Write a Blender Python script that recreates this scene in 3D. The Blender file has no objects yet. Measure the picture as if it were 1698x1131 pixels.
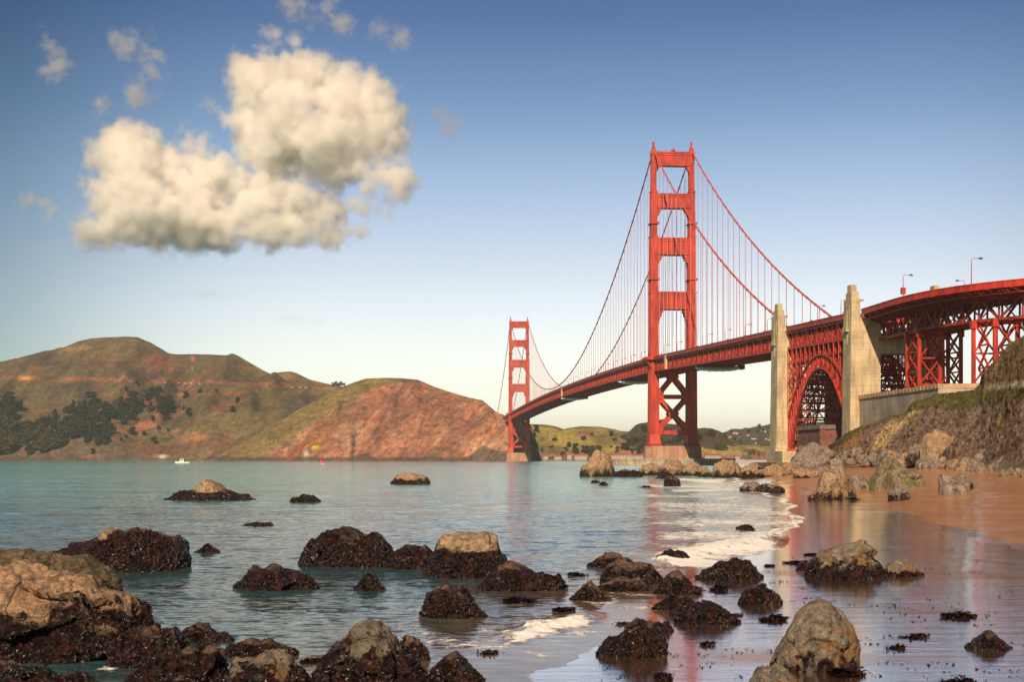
import bpy, bmesh, math, random
import numpy as np
from mathutils import Vector, Matrix
R = math.radians
S = bpy.context.scene
C = S.collection

# ------------------------------------------------------------------ camera
FPX, HZ, CX, EYE = 2390.0, 760.0, 849.0, 5.0     # focal length, horizon row, centre column (photo pixels), eye height
cam = bpy.data.objects.new('camera', bpy.data.cameras.new('camera'))
C.objects.link(cam)
cam.location = (0, 0, EYE); cam.rotation_euler = (R(90), 0, 0)
cam.data.sensor_width = 36; cam.data.lens = 36*FPX/1698
cam.data.shift_y = (HZ-565.5)/1698
cam.data.clip_start = 0.5; cam.data.clip_end = 30000
S.camera = cam

# ------------------------------------------------------------------ sky and sun
SUN_EL, SUN_DX, SUN_DY = R(34.8), -0.204, -0.979      # sun stands behind the camera, a little to the left
W = bpy.data.worlds.new('World'); S.world = W; W.use_nodes = True
nt = W.node_tree; nt.nodes.clear()
out = nt.nodes.new('ShaderNodeOutputWorld'); bg = nt.nodes.new('ShaderNodeBackground')
sky = nt.nodes.new('ShaderNodeTexSky'); sky.sky_type = 'NISHITA'; sky.sun_disc = False
sky.sun_elevation = SUN_EL
sky.sun_rotation = math.atan2(SUN_DX, SUN_DY)
sky.air_density = 1.0; sky.dust_density = 1.6; sky.ozone_density = 1.0; sky.altitude = 0
hs = nt.nodes.new('ShaderNodeHueSaturation'); hs.inputs['Saturation'].default_value = 0.82
hs.inputs['Hue'].default_value = 0.508
tc = nt.nodes.new('ShaderNodeTexCoord'); sp = nt.nodes.new('ShaderNodeSeparateXYZ')
mr = nt.nodes.new('ShaderNodeMapRange'); mr.inputs[1].default_value = 0.0; mr.inputs[2].default_value = 0.60
cr = nt.nodes.new('ShaderNodeValToRGB')
els = cr.color_ramp.elements
els[0].position = 0.0; els[0].color = (1.10, 0.98, 0.90, 1)
els[1].position = 1.0; els[1].color = (0.04, 0.05, 0.08, 1)
for p_, c_ in ((.055, (1.05, .97, .95)), (.13, (.88, .78, .76)), (.215, (.68, .61, .61)), (.315, (.45, .48, .53)), (.39, (.285, .355, .43)), (.487, (.145, .222, .325)), (.70, (.07, .10, .16))):
    e = els.new(p_); e.color = (*c_, 1)
# the sky is palest low over the strait and deepens to both sides
dt = nt.nodes.new('ShaderNodeVectorMath'); dt.operation = 'DOT_PRODUCT'; dt.inputs[1].default_value = (math.sin(R(3.5)), math.cos(R(3.5)), 0)
am = nt.nodes.new('ShaderNodeMapRange'); am.interpolation_type = 'SMOOTHSTEP'; am.inputs[1].default_value = .90; am.inputs[2].default_value = .985
am.inputs[3].default_value = 0; am.inputs[4].default_value = 1
mx = nt.nodes.new('ShaderNodeMixRGB'); mx.blend_type = 'MULTIPLY'; mx.inputs[0].default_value = 1
nt.links.new(tc.outputs['Generated'], sp.inputs[0]); nt.links.new(sp.outputs[2], mr.inputs[0])
nt.links.new(mr.outputs[0], cr.inputs[0]); nt.links.new(sky.outputs[0], hs.inputs['Color'])
nt.links.new(hs.outputs[0], mx.inputs[1]); nt.links.new(cr.outputs[0], mx.inputs[2])
nv = nt.nodes.new('ShaderNodeVectorMath'); nv.operation = 'MULTIPLY'; nv.inputs[1].default_value = (1, 1, 0); nn_ = nt.nodes.new('ShaderNodeVectorMath'); nn_.operation = 'NORMALIZE'
nt.links.new(tc.outputs['Generated'], nv.inputs[0]); nt.links.new(nv.outputs[0], nn_.inputs[0]); nt.links.new(nn_.outputs[0], dt.inputs[0]); nt.links.new(dt.outputs['Value'], am.inputs[0])
ac = nt.nodes.new('ShaderNodeMixRGB'); ac.inputs[1].default_value = (.40, .56, .62, 1); ac.inputs[2].default_value = (1.22, 1.24, 1.22, 1); nt.links.new(am.outputs[0], ac.inputs[0])
mz = nt.nodes.new('ShaderNodeVectorMath'); mz.operation = 'MULTIPLY'; nt.links.new(mx.outputs[0], mz.inputs[0]); nt.links.new(ac.outputs[0], mz.inputs[1])
nt.links.new(mz.outputs[0], bg.inputs[0]); nt.links.new(bg.outputs[0], out.inputs[0])
bg.inputs[1].default_value = 0.15
sun = bpy.data.objects.new('sun', bpy.data.lights.new('sun', 'SUN')); C.objects.link(sun)
sun.data.energy = 5.0; sun.data.angle = R(0.5); sun.data.color = (1.0, 0.80, 0.60)
_s = Vector((SUN_DX*math.cos(SUN_EL), SUN_DY*math.cos(SUN_EL), math.sin(SUN_EL)))
sun.rotation_euler = _s.to_track_quat('Z', 'Y').to_euler(); sun.location = (0, -50, 80)
S.view_settings.view_transform = 'Standard'; S.view_settings.look = 'None'
S.view_settings.exposure = 0.35; S.view_settings.gamma = 1
S.view_settings.use_curve_mapping = False
cy = S.cycles
cy.max_bounces = 14; cy.diffuse_bounces = 3; cy.glossy_bounces = 3; cy.transmission_bounces = 2
cy.volume_bounces = 12; cy.transparent_max_bounces = 8
cy.volume_step_rate = 2.0; cy.volume_max_steps = 256
cy.use_adaptive_sampling = True; cy.adaptive_threshold = 0.02; cy.use_denoising = True
cy.caustics_reflective = False; cy.caustics_refractive = False; cy.sample_clamp_indirect = 4

# ------------------------------------------------------------------ helpers
def pt(px, py, d):
    return np.array([(px-CX)/FPX*d, d, EYE+(HZ-py)/FPX*d])

def tag(o, label=None, cat=None, group=None, kind=None):
    if label: o['label'] = label
    if cat: o['category'] = cat
    if group: o['group'] = group
    if kind: o['kind'] = kind
    return o

def thing(name, label, cat, loc=(0, 0, 0), rz=0, group=None):
    o = bpy.data.objects.new(name, None); C.objects.link(o)
    o.location = loc; o.rotation_euler = (0, 0, rz); o.empty_display_size = 1
    return tag(o, label, cat, group)

def mkmesh(name, V, Fc, mat=None, parent=None, smooth=False, attrs=None, loc=None):
    """V (n,3) array, Fc list of faces or (m,k) array"""
    me = bpy.data.meshes.new(name)
    V = np.asarray(V, dtype=np.float32)
    if isinstance(Fc, np.ndarray):
        m, k = Fc.shape
        me.vertices.add(len(V)); me.vertices.foreach_set('co', V.ravel())
        me.loops.add(m*k); me.loops.foreach_set('vertex_index', Fc.astype(np.int32).ravel())
        me.polygons.add(m); me.polygons.foreach_set('loop_start', np.arange(0, m*k, k, dtype=np.int32))
        me.update(calc_edges=True)
    else:
        me.from_pydata([tuple(v) for v in V.tolist()], [], Fc); me.update()
    if smooth: me.polygons.foreach_set('use_smooth', np.ones(len(me.polygons), dtype=bool))
    for k, a in (attrs or {}).items():
        a = np.asarray(a, dtype=np.float32)
        if a.ndim == 1:
            t = me.attributes.new(k, 'FLOAT', 'POINT'); t.data.foreach_set('value', a)
        else:
            if a.shape[1] == 3: a = np.concatenate([a, np.ones((len(a), 1), dtype=np.float32)], 1)
            t = me.attributes.new(k, 'FLOAT_COLOR', 'POINT'); t.data.foreach_set('color', a.ravel())
    if mat: me.materials.append(mat)
    o = bpy.data.objects.new(name, me); C.objects.link(o)
    if parent: o.parent = parent
    if loc is not None: o.location = loc
    return o

class MB:
    def __init__(s): s.V = []; s.F = []
    def add(s, V, F):
        n = len(s.V); s.V += [tuple(map(float, v)) for v in V]; s.F += [[i+n for i in f] for f in F]
    def box(s, x0, x1, y0, y1, z0, z1):
        s.add([(x0,y0,z0),(x1,y0,z0),(x1,y1,z0),(x0,y1,z0),(x0,y0,z1),(x1,y0,z1),(x1,y1,z1),(x0,y1,z1)],
              [(3,2,1,0),(4,5,6,7),(0,1,5,4),(1,2,6,5),(2,3,7,6),(3,0,4,7)])
    def frustum(s, a, b, z0, z1):
        """a, b = (x0,x1,y0,y1) at z0 and z1"""
        s.add([(a[0],a[2],z0),(a[1],a[2],z0),(a[1],a[3],z0),(a[0],a[3],z0),(b[0],b[2],z1),(b[1],b[2],z1),(b[1],b[3],z1),(b[0],b[3],z1)],
              [(3,2,1,0),(4,5,6,7),(0,1,5,4),(1,2,6,5),(2,3,7,6),(3,0,4,7)])
    def beam(s, p, q, w, h=None, up=(0,0,1)):
        h = h or w
        p = np.array(p, float); q = np.array(q, float); d = q-p; L = np.linalg.norm(d)
        if L < 1e-6: return
        d /= L; up = np.array(up, float)
        if abs(np.dot(d, up)) > .97: up = np.array((0, 1., 0))
        a = np.cross(d, up); a /= np.linalg.norm(a); b = np.cross(a, d)
        a = a*w/2; b = b*h/2
        s.add([p-a-b, p+a-b, p+a+b, p-a+b, q-a-b, q+a-b, q+a+b, q-a+b],
              [(3,2,1,0),(4,5,6,7),(0,1,5,4),(1,2,6,5),(2,3,7,6),(3,0,4,7)])
    def tube(s, pts, r, n=8, cap=True):
        pts = [np.array(p, float) for p in pts]; m = len(pts)
        rr = r if hasattr(r, '__len__') else [r]*m
        V = []
        for i, p in enumerate(pts):
            d = pts[min(i+1, m-1)]-pts[max(i-1, 0)]; d /= np.linalg.norm(d)+1e-9
            up = np.array((0,0,1.)) if abs(d[2]) < .9 else np.array((0,1.,0))
            a = np.cross(d, up); a /= np.linalg.norm(a); b = np.cross(d, a)
            for k in range(n):
                t = 2*math.pi*k/n; V.append(p+rr[i]*(a*math.cos(t)+b*math.sin(t)))
        F = []
        for i in range(m-1):
            for k in range(n):
                k2 = (k+1) % n; F.append((i*n+k, i*n+k2, (i+1)*n+k2, (i+1)*n+k))
        if cap: F.append(tuple(range(n))[::-1]); F.append(tuple((m-1)*n+k for k in range(n)))
        s.add(V, F)
    def prism(s, poly, y0, y1):
        """poly in x,z extruded along y"""
        n = len(poly)
        V = [(x, y0, z) for x, z in poly]+[(x, y1, z) for x, z in poly]
        F = [tuple(range(n)), tuple(range(2*n-1, n-1, -1))]
        for k in range(n):
            k2 = (k+1) % n; F.append((k2, k, k+n, k2+n))
        s.add(V, F)
    def plan(s, poly, z0, z1, poly2=None):
        """poly in x,y (counter-clockwise) extruded up"""
        n = len(poly); q = poly2 or poly
        V = [(x, y, z0) for x, y in poly]+[(x, y, z1) for x, y in q]
        F = [tuple(range(n-1, -1, -1)), tuple(range(n, 2*n))]
        for k in range(n):
            k2 = (k+1) % n; F.append((k, k2, k2+n, k+n))
        s.add(V, F)
    def build(s, name, mat, parent=None, smooth=False, loc=None, attrs=None):
        return mkmesh(name, np.array(s.V), s.F, mat, parent, smooth, attrs, loc)

# numpy gradient noise
def _h(i, j, k, seed):
    n = (i*374761393 + j*668265263 + k*2147483647*3 + seed*1274126177) & 0xffffffff
    n = ((n ^ (n >> 13))*1274126177) & 0xffffffff
    n = ((n ^ (n >> 16))*2246822519) & 0xffffffff
    return n ^ (n >> 15)
_G = np.random.RandomState(5).normal(size=(256, 3)); _G /= np.linalg.norm(_G, axis=1)[:, None]
def pn(P, seed=0):
    P = np.asarray(P, dtype=np.float64); f = np.floor(P); i = f.astype(np.int64); t = P-f
    u = t*t*t*(t*(t*6-15)+10); r = 0
    for a in (0, 1):
        wa = u[:, 0] if a else 1-u[:, 0]
        for b in (0, 1):
            wb = wa*(u[:, 1] if b else 1-u[:, 1])
            for c in (0, 1):
                wc = wb*(u[:, 2] if c else 1-u[:, 2])
                g = _G[_h(i[:, 0]+a, i[:, 1]+b, i[:, 2]+c, seed) & 255]
                r = r+wc*(g[:, 0]*(t[:, 0]-a)+g[:, 1]*(t[:, 1]-b)+g[:, 2]*(t[:, 2]-c))
    return r*1.5
def fbm(P, o=4, seed=0, ridged=False, gain=.5):
    a = 1.; s = 0; n = 0; P = np.asarray(P, float)
    for k in range(o):
        v = pn(P, seed+k)
        s = s+a*((1-2*np.abs(v)) if ridged else v); n += a; a *= gain; P = P*2.03+7.1
    return s/n
def p2(x, y, z=0.): return np.stack([x, y, np.zeros_like(x)+z], -1)
def ss(a, b, x):
    t = np.clip((x-a)/(b-a), 0, 1); return t*t*(3-2*t)
def inpoly(px, py, poly):
    r = np.zeros(len(px), bool); n = len(poly)
    for i in range(n):
        x1, y1 = poly[i]; x2, y2 = poly[(i+1) % n]
        if y1 == y2: continue
        c = ((y1 > py) != (y2 > py)) & (px < (x2-x1)*(py-y1)/(y2-y1)+x1)
        r ^= c
    return r
def gridfaces(nr, nc):
    a = np.arange(nr*nc).reshape(nr, nc)
    return np.stack([a[:-1, :-1].ravel(), a[:-1, 1:].ravel(), a[1:, 1:].ravel(), a[1:, :-1].ravel()], 1)

# ------------------------------------------------------------------ materials
def nodes(name):
    m = bpy.data.materials.new(name); m.use_nodes = True
    t = m.node_tree; b = t.nodes['Principled BSDF']
    return m, t, b
def N(t, typ, **kw):
    n = t.nodes.new(typ)
    for k, v in kw.items():
        if k.startswith('_'): setattr(n, k[1:], v)
        else: n.inputs[k.replace('_', ' ')].default_value = v
    return n
def ramp(t, stops, src=None):
    n = t.nodes.new('ShaderNodeValToRGB'); e = n.color_ramp.elements
    e[0].position, e[0].color = stops[0][0], (*stops[0][1], 1)
    e[1].position, e[1].color = stops[-1][0], (*stops[-1][1], 1)
    for p, c in stops[1:-1]:
        x = e.new(p); x.color = (*c, 1)
    if src: t.links.new(src, n.inputs[0])
    return n
def coords(t, scale=(1, 1, 1), world=False):
    m = t.nodes.new('ShaderNodeMapping'); m.inputs['Scale'].default_value = scale
    if world:
        g = t.nodes.new('ShaderNodeNewGeometry'); t.links.new(g.outputs['Position'], m.inputs[0])
    else:
        g = t.nodes.new('ShaderNodeTexCoord'); t.links.new(g.outputs['Object'], m.inputs[0])
    return m.outputs[0]
def noise(t, co, scale, detail=5, rough=.55, dist=0.):
    n = t.nodes.new('ShaderNodeTexNoise'); t.links.new(co, n.inputs['Vector'])
    n.inputs['Scale'].default_value = scale; n.inputs['Detail'].default_value = detail
    n.inputs['Roughness'].default_value = rough; n.inputs['Distortion'].default_value = dist
    return n.outputs[0]
def mixc(t, f, a, b, mode='MIX'):
    n = t.nodes.new('ShaderNodeMixRGB'); n.blend_type = mode
    for s, i in ((f, 0), (a, 1), (b, 2)):
        if isinstance(s, (int, float)): n.inputs[i].default_value = s
        elif isinstance(s, tuple): n.inputs[i].default_value = (*s, 1)
        else: t.links.new(s, n.inputs[i])
    return n.outputs[0]
def math_(t, op, a, b=0.):
    n = t.nodes.new('ShaderNodeMath'); n.operation = op
    for s, i in ((a, 0), (b, 1)):
        if isinstance(s, (int, float)): n.inputs[i].default_value = s
        else: t.links.new(s, n.inputs[i])
    return n.outputs[0]
def bump(t, b, h, strength=.5, dist=.1, prev=None):
    n = t.nodes.new('ShaderNodeBump'); n.inputs['Strength'].default_value = strength
    n.inputs['Distance'].default_value = dist; t.links.new(h, n.inputs['Height'])
    if prev is not None: t.links.new(prev, n.inputs['Normal'])
    if b is not None: t.links.new(n.outputs[0], b.inputs['Normal'])
    return n.outputs[0]
def attr(t, name):
    n = t.nodes.new('ShaderNodeAttribute'); n.attribute_name = name; return n

def painted(name, col, var=.26, rough=.5, rust=0.25):
    m, t, b = nodes(name); co = coords(t, (1, 1, .25))
    n1 = noise(t, co, .35, 6, .6); n2 = noise(t, coords(t), 3.0, 4)
    dk = tuple(c*(1-var*1.6) for c in col); lt = tuple(min(1, c*(1+var)) for c in col)
    c = ramp(t, [(.36, dk), (.64, lt)], n1).outputs[0]
    f = ramp(t, [(.62, (0, 0, 0)), (.8, (rust,)*3)], n2).outputs[0]
    c = mixc(t, f, c, tuple(x*.45 for x in col))
    t.links.new(c, b.inputs['Base Color']); b.inputs['Roughness'].default_value = rough
    return m
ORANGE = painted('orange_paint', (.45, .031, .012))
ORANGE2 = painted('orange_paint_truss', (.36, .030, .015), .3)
ORANGE_SHADE = painted('shade_darkened_orange', (.25, .028, .018), .35)  # orange darkened to stand for shade under the viaduct and inside the arch
CABLE = painted('cable_paint', (.55, .085, .045), .1)
ROPE = painted('rope_paint', (.50, .20, .16), .1)

def sepz(t, co):
    s = t.nodes.new('ShaderNodeSeparateXYZ'); t.links.new(co, s.inputs[0]); return s.outputs[2]
def concrete(name, col, band=.35, stain=(.20, .13, .08), world=False):
    m, t, b = nodes(name)
    w = t.nodes.new('ShaderNodeTexBrick'); mp = coords(t)
    # board marks: horizontal lift lines
    wv = t.nodes.new('ShaderNodeTexWave'); wv.wave_type = 'BANDS'; wv.bands_direction = 'Z'
    t.links.new(mp, wv.inputs[0]); wv.inputs['Scale'].default_value = .42; wv.inputs['Distortion'].default_value = 1.2
    wv.inputs['Detail'].default_value = 3
    t.nodes.remove(w)
    n1 = noise(t, coords(t, (1, 1, .12)), .55, 7, .65)
    n2 = noise(t, mp, .12, 5)
    n3 = noise(t, mp, 2.2, 5)
    lt = tuple(min(1, c*1.12) for c in col); dk = tuple(c*.58 for c in col)
    c = ramp(t, [(.3, dk), (.62, lt)], n2).outputs[0]
    f = ramp(t, [(.44, (0, 0, 0)), (.66, (.8,)*3)], n1).outputs[0]
    c = mixc(t, f, c, stain)
    f2 = ramp(t, [(.55, (0,)*3), (.95, (band,)*3)], wv.outputs[0]).outputs[0]
    c = mixc(t, f2, c, tuple(x*.6 for x in col))
    c = mixc(t, .4, c, ramp(t, [(.3, (.45,)*3), (.7, (1.1,)*3)], n3).outputs[0], 'MULTIPLY')
    lift = ramp(t, [(.0, (.35,)*3), (.09, (1,)*3)], math_(t, 'FRACT', math_(t, 'MULTIPLY', sepz(t, mp), .42))).outputs[0]
    c = mixc(t, .55, c, lift, 'MULTIPLY')
    t.links.new(c, b.inputs['Base Color']); b.inputs['Roughness'].default_value = .85
    bump(t, b, n3, .5, .15)
    return m
CONC = concrete('pylon_concrete', (.60, .46, .27), stain=(.34, .22, .12))
CONCW = concrete('wall_concrete', (.46, .36, .26), stain=(.26, .19, .14))
CONCP = concrete('pier_concrete', (.50, .27, .16), stain=(.33, .14, .08))
def plain(name, col, rough=.6, metal=0, nz=.15, sc=4):
    m, t, b = nodes(name)
    n = noise(t, coords(t), sc, 4)
    c = ramp(t, [(.3, tuple(x*(1-nz) for x in col)), (.7, tuple(min(1, x*(1+nz)) for x in col))], n).outputs[0]
    t.links.new(c, b.inputs['Base Color']); b.inputs['Roughness'].default_value = rough
    b.inputs['Metallic'].default_value = metal
    return m
ASPH = plain('asphalt', (.06, .055, .05), .9)
WHITE = plain('white_paint', (.78, .74, .66), .5)
CANVAS = plain('pale_sheeting', (.62, .64, .58), .6)
DARKM = plain('dark_metal', (.05, .03, .03), .5)
REDROOF = plain('red_roof', (.45, .05, .05), .7)
BRICKM = None
GLASS = plain('dark_glass', (.03, .04, .05), .15)
REDSAIL = plain('red_cloth', (.65, .02, .06), .7)
# ------------------------------------------------------------------ the beach's plan
DSH = np.array([10, 32.2, 36.8, 41.2, 49.8, 59.7, 77, 117, 150, 171, 299, 478, 700, 1200])
XSH = np.array([-6, -.7, .2, 2.6, 4.4, 6.3, 12.3, 23.0, 28.5, 32, 47.0, 76, 118, 165])
DDR = np.array([10, 50, 71.7, 86.8, 123, 158.8, 185, 241, 347, 444, 520, 700, 1200])
XDR = np.array([26, 25.5, 26, 27.8, 33, 37.0, 39.5, 46.5, 61.5, 79, 112, 140, 180])
DTO = np.array([10, 100, 195, 263, 375, 526, 560, 1200])
XTO = np.array([52, 58, 69, 82, 103, 123, 132, 190])
def zsand(x, d, detail=True):
    x = np.asarray(x, float); d = np.asarray(d, float)
    wob = 0
    if detail:
        wob = pn(p2(x*.11, d*.05), 3)*1.1 + pn(p2(x*.35, d*.16), 4)*.4
        wob = wob*np.clip(d/90, .35, 1.6)
    xs = np.interp(d, DSH, XSH)+wob; xd = np.interp(d, DDR, XDR)+wob*1.3; xt = np.interp(d, DTO, XTO)
    xd = np.maximum(xd, xs+1.5); xt = np.maximum(xt, xd+2)
    t = (x-xs)/(xd-xs)
    z = np.where(t < 0, np.maximum(-2.5, (x-xs)*.085), .16*np.clip(t, 0, 1)**1.3)
    u = np.clip((x-xd)/(xt-xd), 0, 1.25)
    z = z+2.7*(u**1.15)
    if detail:
        q = np.clip((z+.02)*4, 0, 1)
        z = z+q*(.012*pn(p2(x*.5, d*.35), 8))+np.clip(z-.2, 0, 1)*.10*pn(p2(x*.25, d*.2), 9)
        z = z+np.clip(z-.35, 0, 1)*.03*pn(p2(x*1.4, d*1.1), 10)
        # shallow pools and bars on the wet flat
        z = z-.018*ss(0, .5, pn(p2(x*.16, d*.13), 11))*np.clip(z*14, 0, 1)*(z < .3)
    return z
def ground(px, py):
    """depth and height where the pixel's ray meets sand or sea"""
    d = np.geomspace(22, 1500, 3000); x = (px-CX)/FPX*d; r = EYE+(HZ-py)/FPX*d
    g = np.maximum(zsand(x, d, False), 0)
    k = np.argmax(r <= g)
    if r[k] > g[k]: k = len(d)-1
    return d[k], float(g[k])

def build_sand():
    rows = HZ-(HZ-np.concatenate([np.linspace(1420, 1135, 60), np.linspace(1134, 800, 520), np.linspace(799.5, 767.5, 110)]))
    d = 4.9*FPX/(rows-HZ); d = np.concatenate([d, np.geomspace(d[-1]*1.02, 1150, 30)])
    px = np.concatenate([np.linspace(380, 800, 60), np.linspace(803, 1700, 500), np.linspace(1710, 2300, 90)])
    D, PX = np.meshgrid(d, px, indexing='ij')
    X = (PX-CX)/FPX*D; x, dd = X.ravel(), D.ravel()
    z = zsand(x, dd)
    V = np.stack([x, dd, z], 1)
    bar = pn(p2(x*.22, dd*.09), 21)+.6*pn(p2(x*.55, dd*.22), 22)+.35*pn(p2(x*1.6, dd*.6), 23)
    px_, py_ = CX+FPX*x/dd, HZ-(z-EYE)/dd*FPX
    wet = 1-ss(.14, .27, z+.05*bar)
    dryb = ss(.28, .62, bar)*ss(.05, .13, z)*.85
    for (cx, cy_, rx, ry, s) in ((1262, 1091, 95, 11, .8), (1480, 1095, 90, 9, .35), (1590, 955, 130, 7, .7), (1500, 893, 60, 5, .4),
                                 (1310, 951, 55, 6, .6), (1130, 1090, 60, 6, .3), (1400, 905, 50, 4, .3)):
        dryb = np.maximum(dryb, s*np.exp(-((px_-cx)/rx)**2-((py_-cy_)/ry)**2*1.0))
    wet = np.clip(wet*(1-dryb), 0, 1)
    m, t, b = nodes('beach_sand')
    co = coords(t, world=True)
    w = attr(t, 'wet').outputs['Fac']
    n1 = noise(t, co, 14, 5, .7); n2 = noise(t, coords(t, (.25, .12, 1), True), 1.0, 5, .6)
    dry = ramp(t, [(.3, (.37, .170, .075)), (.7, (.52, .255, .115))], n2).outputs[0]
    dry = mixc(t, .55, dry, ramp(t, [(.35, (.45,)*3), (.6, (1,)*3)], n1).outputs[0], 'MULTIPLY')
    wt = ramp(t, [(.3, (.075, .038, .022)), (.7, (.125, .064, .036))], n2).outputs[0]
    t.links.new(mixc(t, w, dry, wt), b.inputs['Base Color'])
    t.links.new(ramp(t, [(0, (.85,)*3), (.45, (.5,)*3), (.8, (.16,)*3), (1, (.07,)*3)], w).outputs[0], b.inputs['Roughness'])
    t.links.new(math_(t, 'MULTIPLY_ADD', w, .88), b.inputs['Coat Weight']); b.inputs['Coat Roughness'].default_value = .07
    b.inputs['Coat IOR'].default_value = 1.33; b.inputs['Specular IOR Level'].default_value = .25
    rp = noise(t, coords(t, (1.2, 5, 1), True), 1.3, 4, .6, .4)
    rp2 = noise(t, coords(t, (.35, 2.2, 1), True), .5, 3, .5)
    st = math_(t, 'SUBTRACT', 1.0, w)
    n_ = bump(t, None, rp2, .30, .06)
    n_ = bump(t, None, rp, .28, .025, n_)
    bb = t.nodes.new('ShaderNodeBump'); bb.inputs['Distance'].default_value = .08
    t.links.new(st, bb.inputs['Strength']); t.links.new(n1, bb.inputs['Height']); t.links.new(n_, bb.inputs['Normal'])
    t.links.new(bb.outputs[0], b.inputs['Normal']); t.links.new(n_, b.inputs['Coat Normal'])
    o = mkmesh('beach_sand', V, gridfaces(len(d), len(px)), m, smooth=True, attrs={'wet': wet})
    tag(o, kind='structure')
build_sand()

# ------------------------------------------------------------------ sea bed, so that nothing ends at the horizon
mb = MB(); mb.box(-4700, 4700, -200, 6150, -9, -8)
tag(mb.build('seabed_ground', plain('seabed', (.05, .07, .06), .9)), kind='structure')

# ------------------------------------------------------------------ water
FOAM = [(1110, 806, 1230, 803, 7, .62), (1090, 838, 1270, 846, 6, .66), (1140, 866, 1320, 868, 8, .74), (1110, 890, 1290, 888, 8, .76), (1100, 905, 1180, 918, 7, .55), (1020, 845, 1140, 858, 5, .40), (900, 1035, 960, 1050, 12, .55), (985, 1000, 1090, 1010, 7, .36), (700, 1060, 850, 1075, 7, .36),  # px0,py0,px1,py1,half thickness,strength  (streaks of white water)
    (862, 1060, 968, 1034, 7, 1.05), (880, 1046, 968, 1030, 4, .9),
    (1115, 927, 1262, 908, 10, 1.25), (1125, 935, 1215, 934, 6, 1.2), (1170, 915, 1262, 897, 7, 1.0), (1165, 905, 1266, 903, 6, 1.0),
    (1160, 890, 1262, 893, 6, .62), (1150, 878, 1240, 880, 4, .5), (1160, 862, 1330, 860, 3, .5), (1265, 898, 1332, 864, 2.2, 1.15), (1296, 852, 1334, 860, 2, 1.1),
    (1240, 845, 1300, 852, 1.8, .9), (1175, 800, 1196, 797, 3, 1), (1130, 796, 1190, 800, 3.2, 1.1), (1010, 838, 1120, 842, 2.2, .5), (1060, 858, 1180, 862, 2.5, .5), (1140, 872, 1330, 866, 3, .8), (1180, 846, 1328, 856, 2.2, .75), (980, 812, 1080, 815, 1.6, .45), (1075, 806, 1215, 809, 2.6, .85), (1060, 822, 1230, 826, 2.6, .65), (1100, 846, 1290, 850, 3.2, .7), (1090, 868, 1310, 868, 4, .66), (1130, 884, 1290, 886, 4.5, .75), (1150, 806, 1215, 805, 2, .8),
    (1120, 814, 1222, 812, 2.6, .95), (1150, 820, 1200, 820, 2.5, .7), (1090, 836, 1210, 838, 2.8, .8), (1195, 828, 1222, 825, 1.8, .9),
    (1200, 838, 1260, 842, 1.6, .8), (1150, 845, 1260, 856, 3, .38), (1180, 868, 1300, 872, 5, .40), (1090, 832, 1140, 830, 2, .4),
    (870, 1082, 905, 1090, 3, .5), (1010, 985, 1080, 988, 4, .35), (745, 1070, 830, 1060, 5, .45), (800, 1045, 860, 1058, 4, .4),
    (170, 1108, 290, 1100, 4, .6), (560, 1088, 600, 1100, 3, .3), (965, 1026, 1030, 1032, 3, .35), (700, 1075, 730, 1060, 4, .55), (900, 1006, 960, 1012, 3, .3)]
def foam_at(px, py):
    f = np.zeros_like(px)
    for x0, y0, x1, y1, w, s in FOAM:
        L2 = (x1-x0)**2+(y1-y0)**2
        # distances with rows stretched: a streak lies on the water, so it is thin in rows
        u = np.clip(((px-x0)*(x1-x0)+(py-y0)*(y1-y0))/L2, 0, 1)
        dx = px-(x0+u*(x1-x0)); dy = py-(y0+u*(y1-y0))
        q = np.sqrt((dx/3.0)**2+dy**2)/w
        f = np.maximum(f, s*np.exp(-q*q*.9))
    return f
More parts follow.
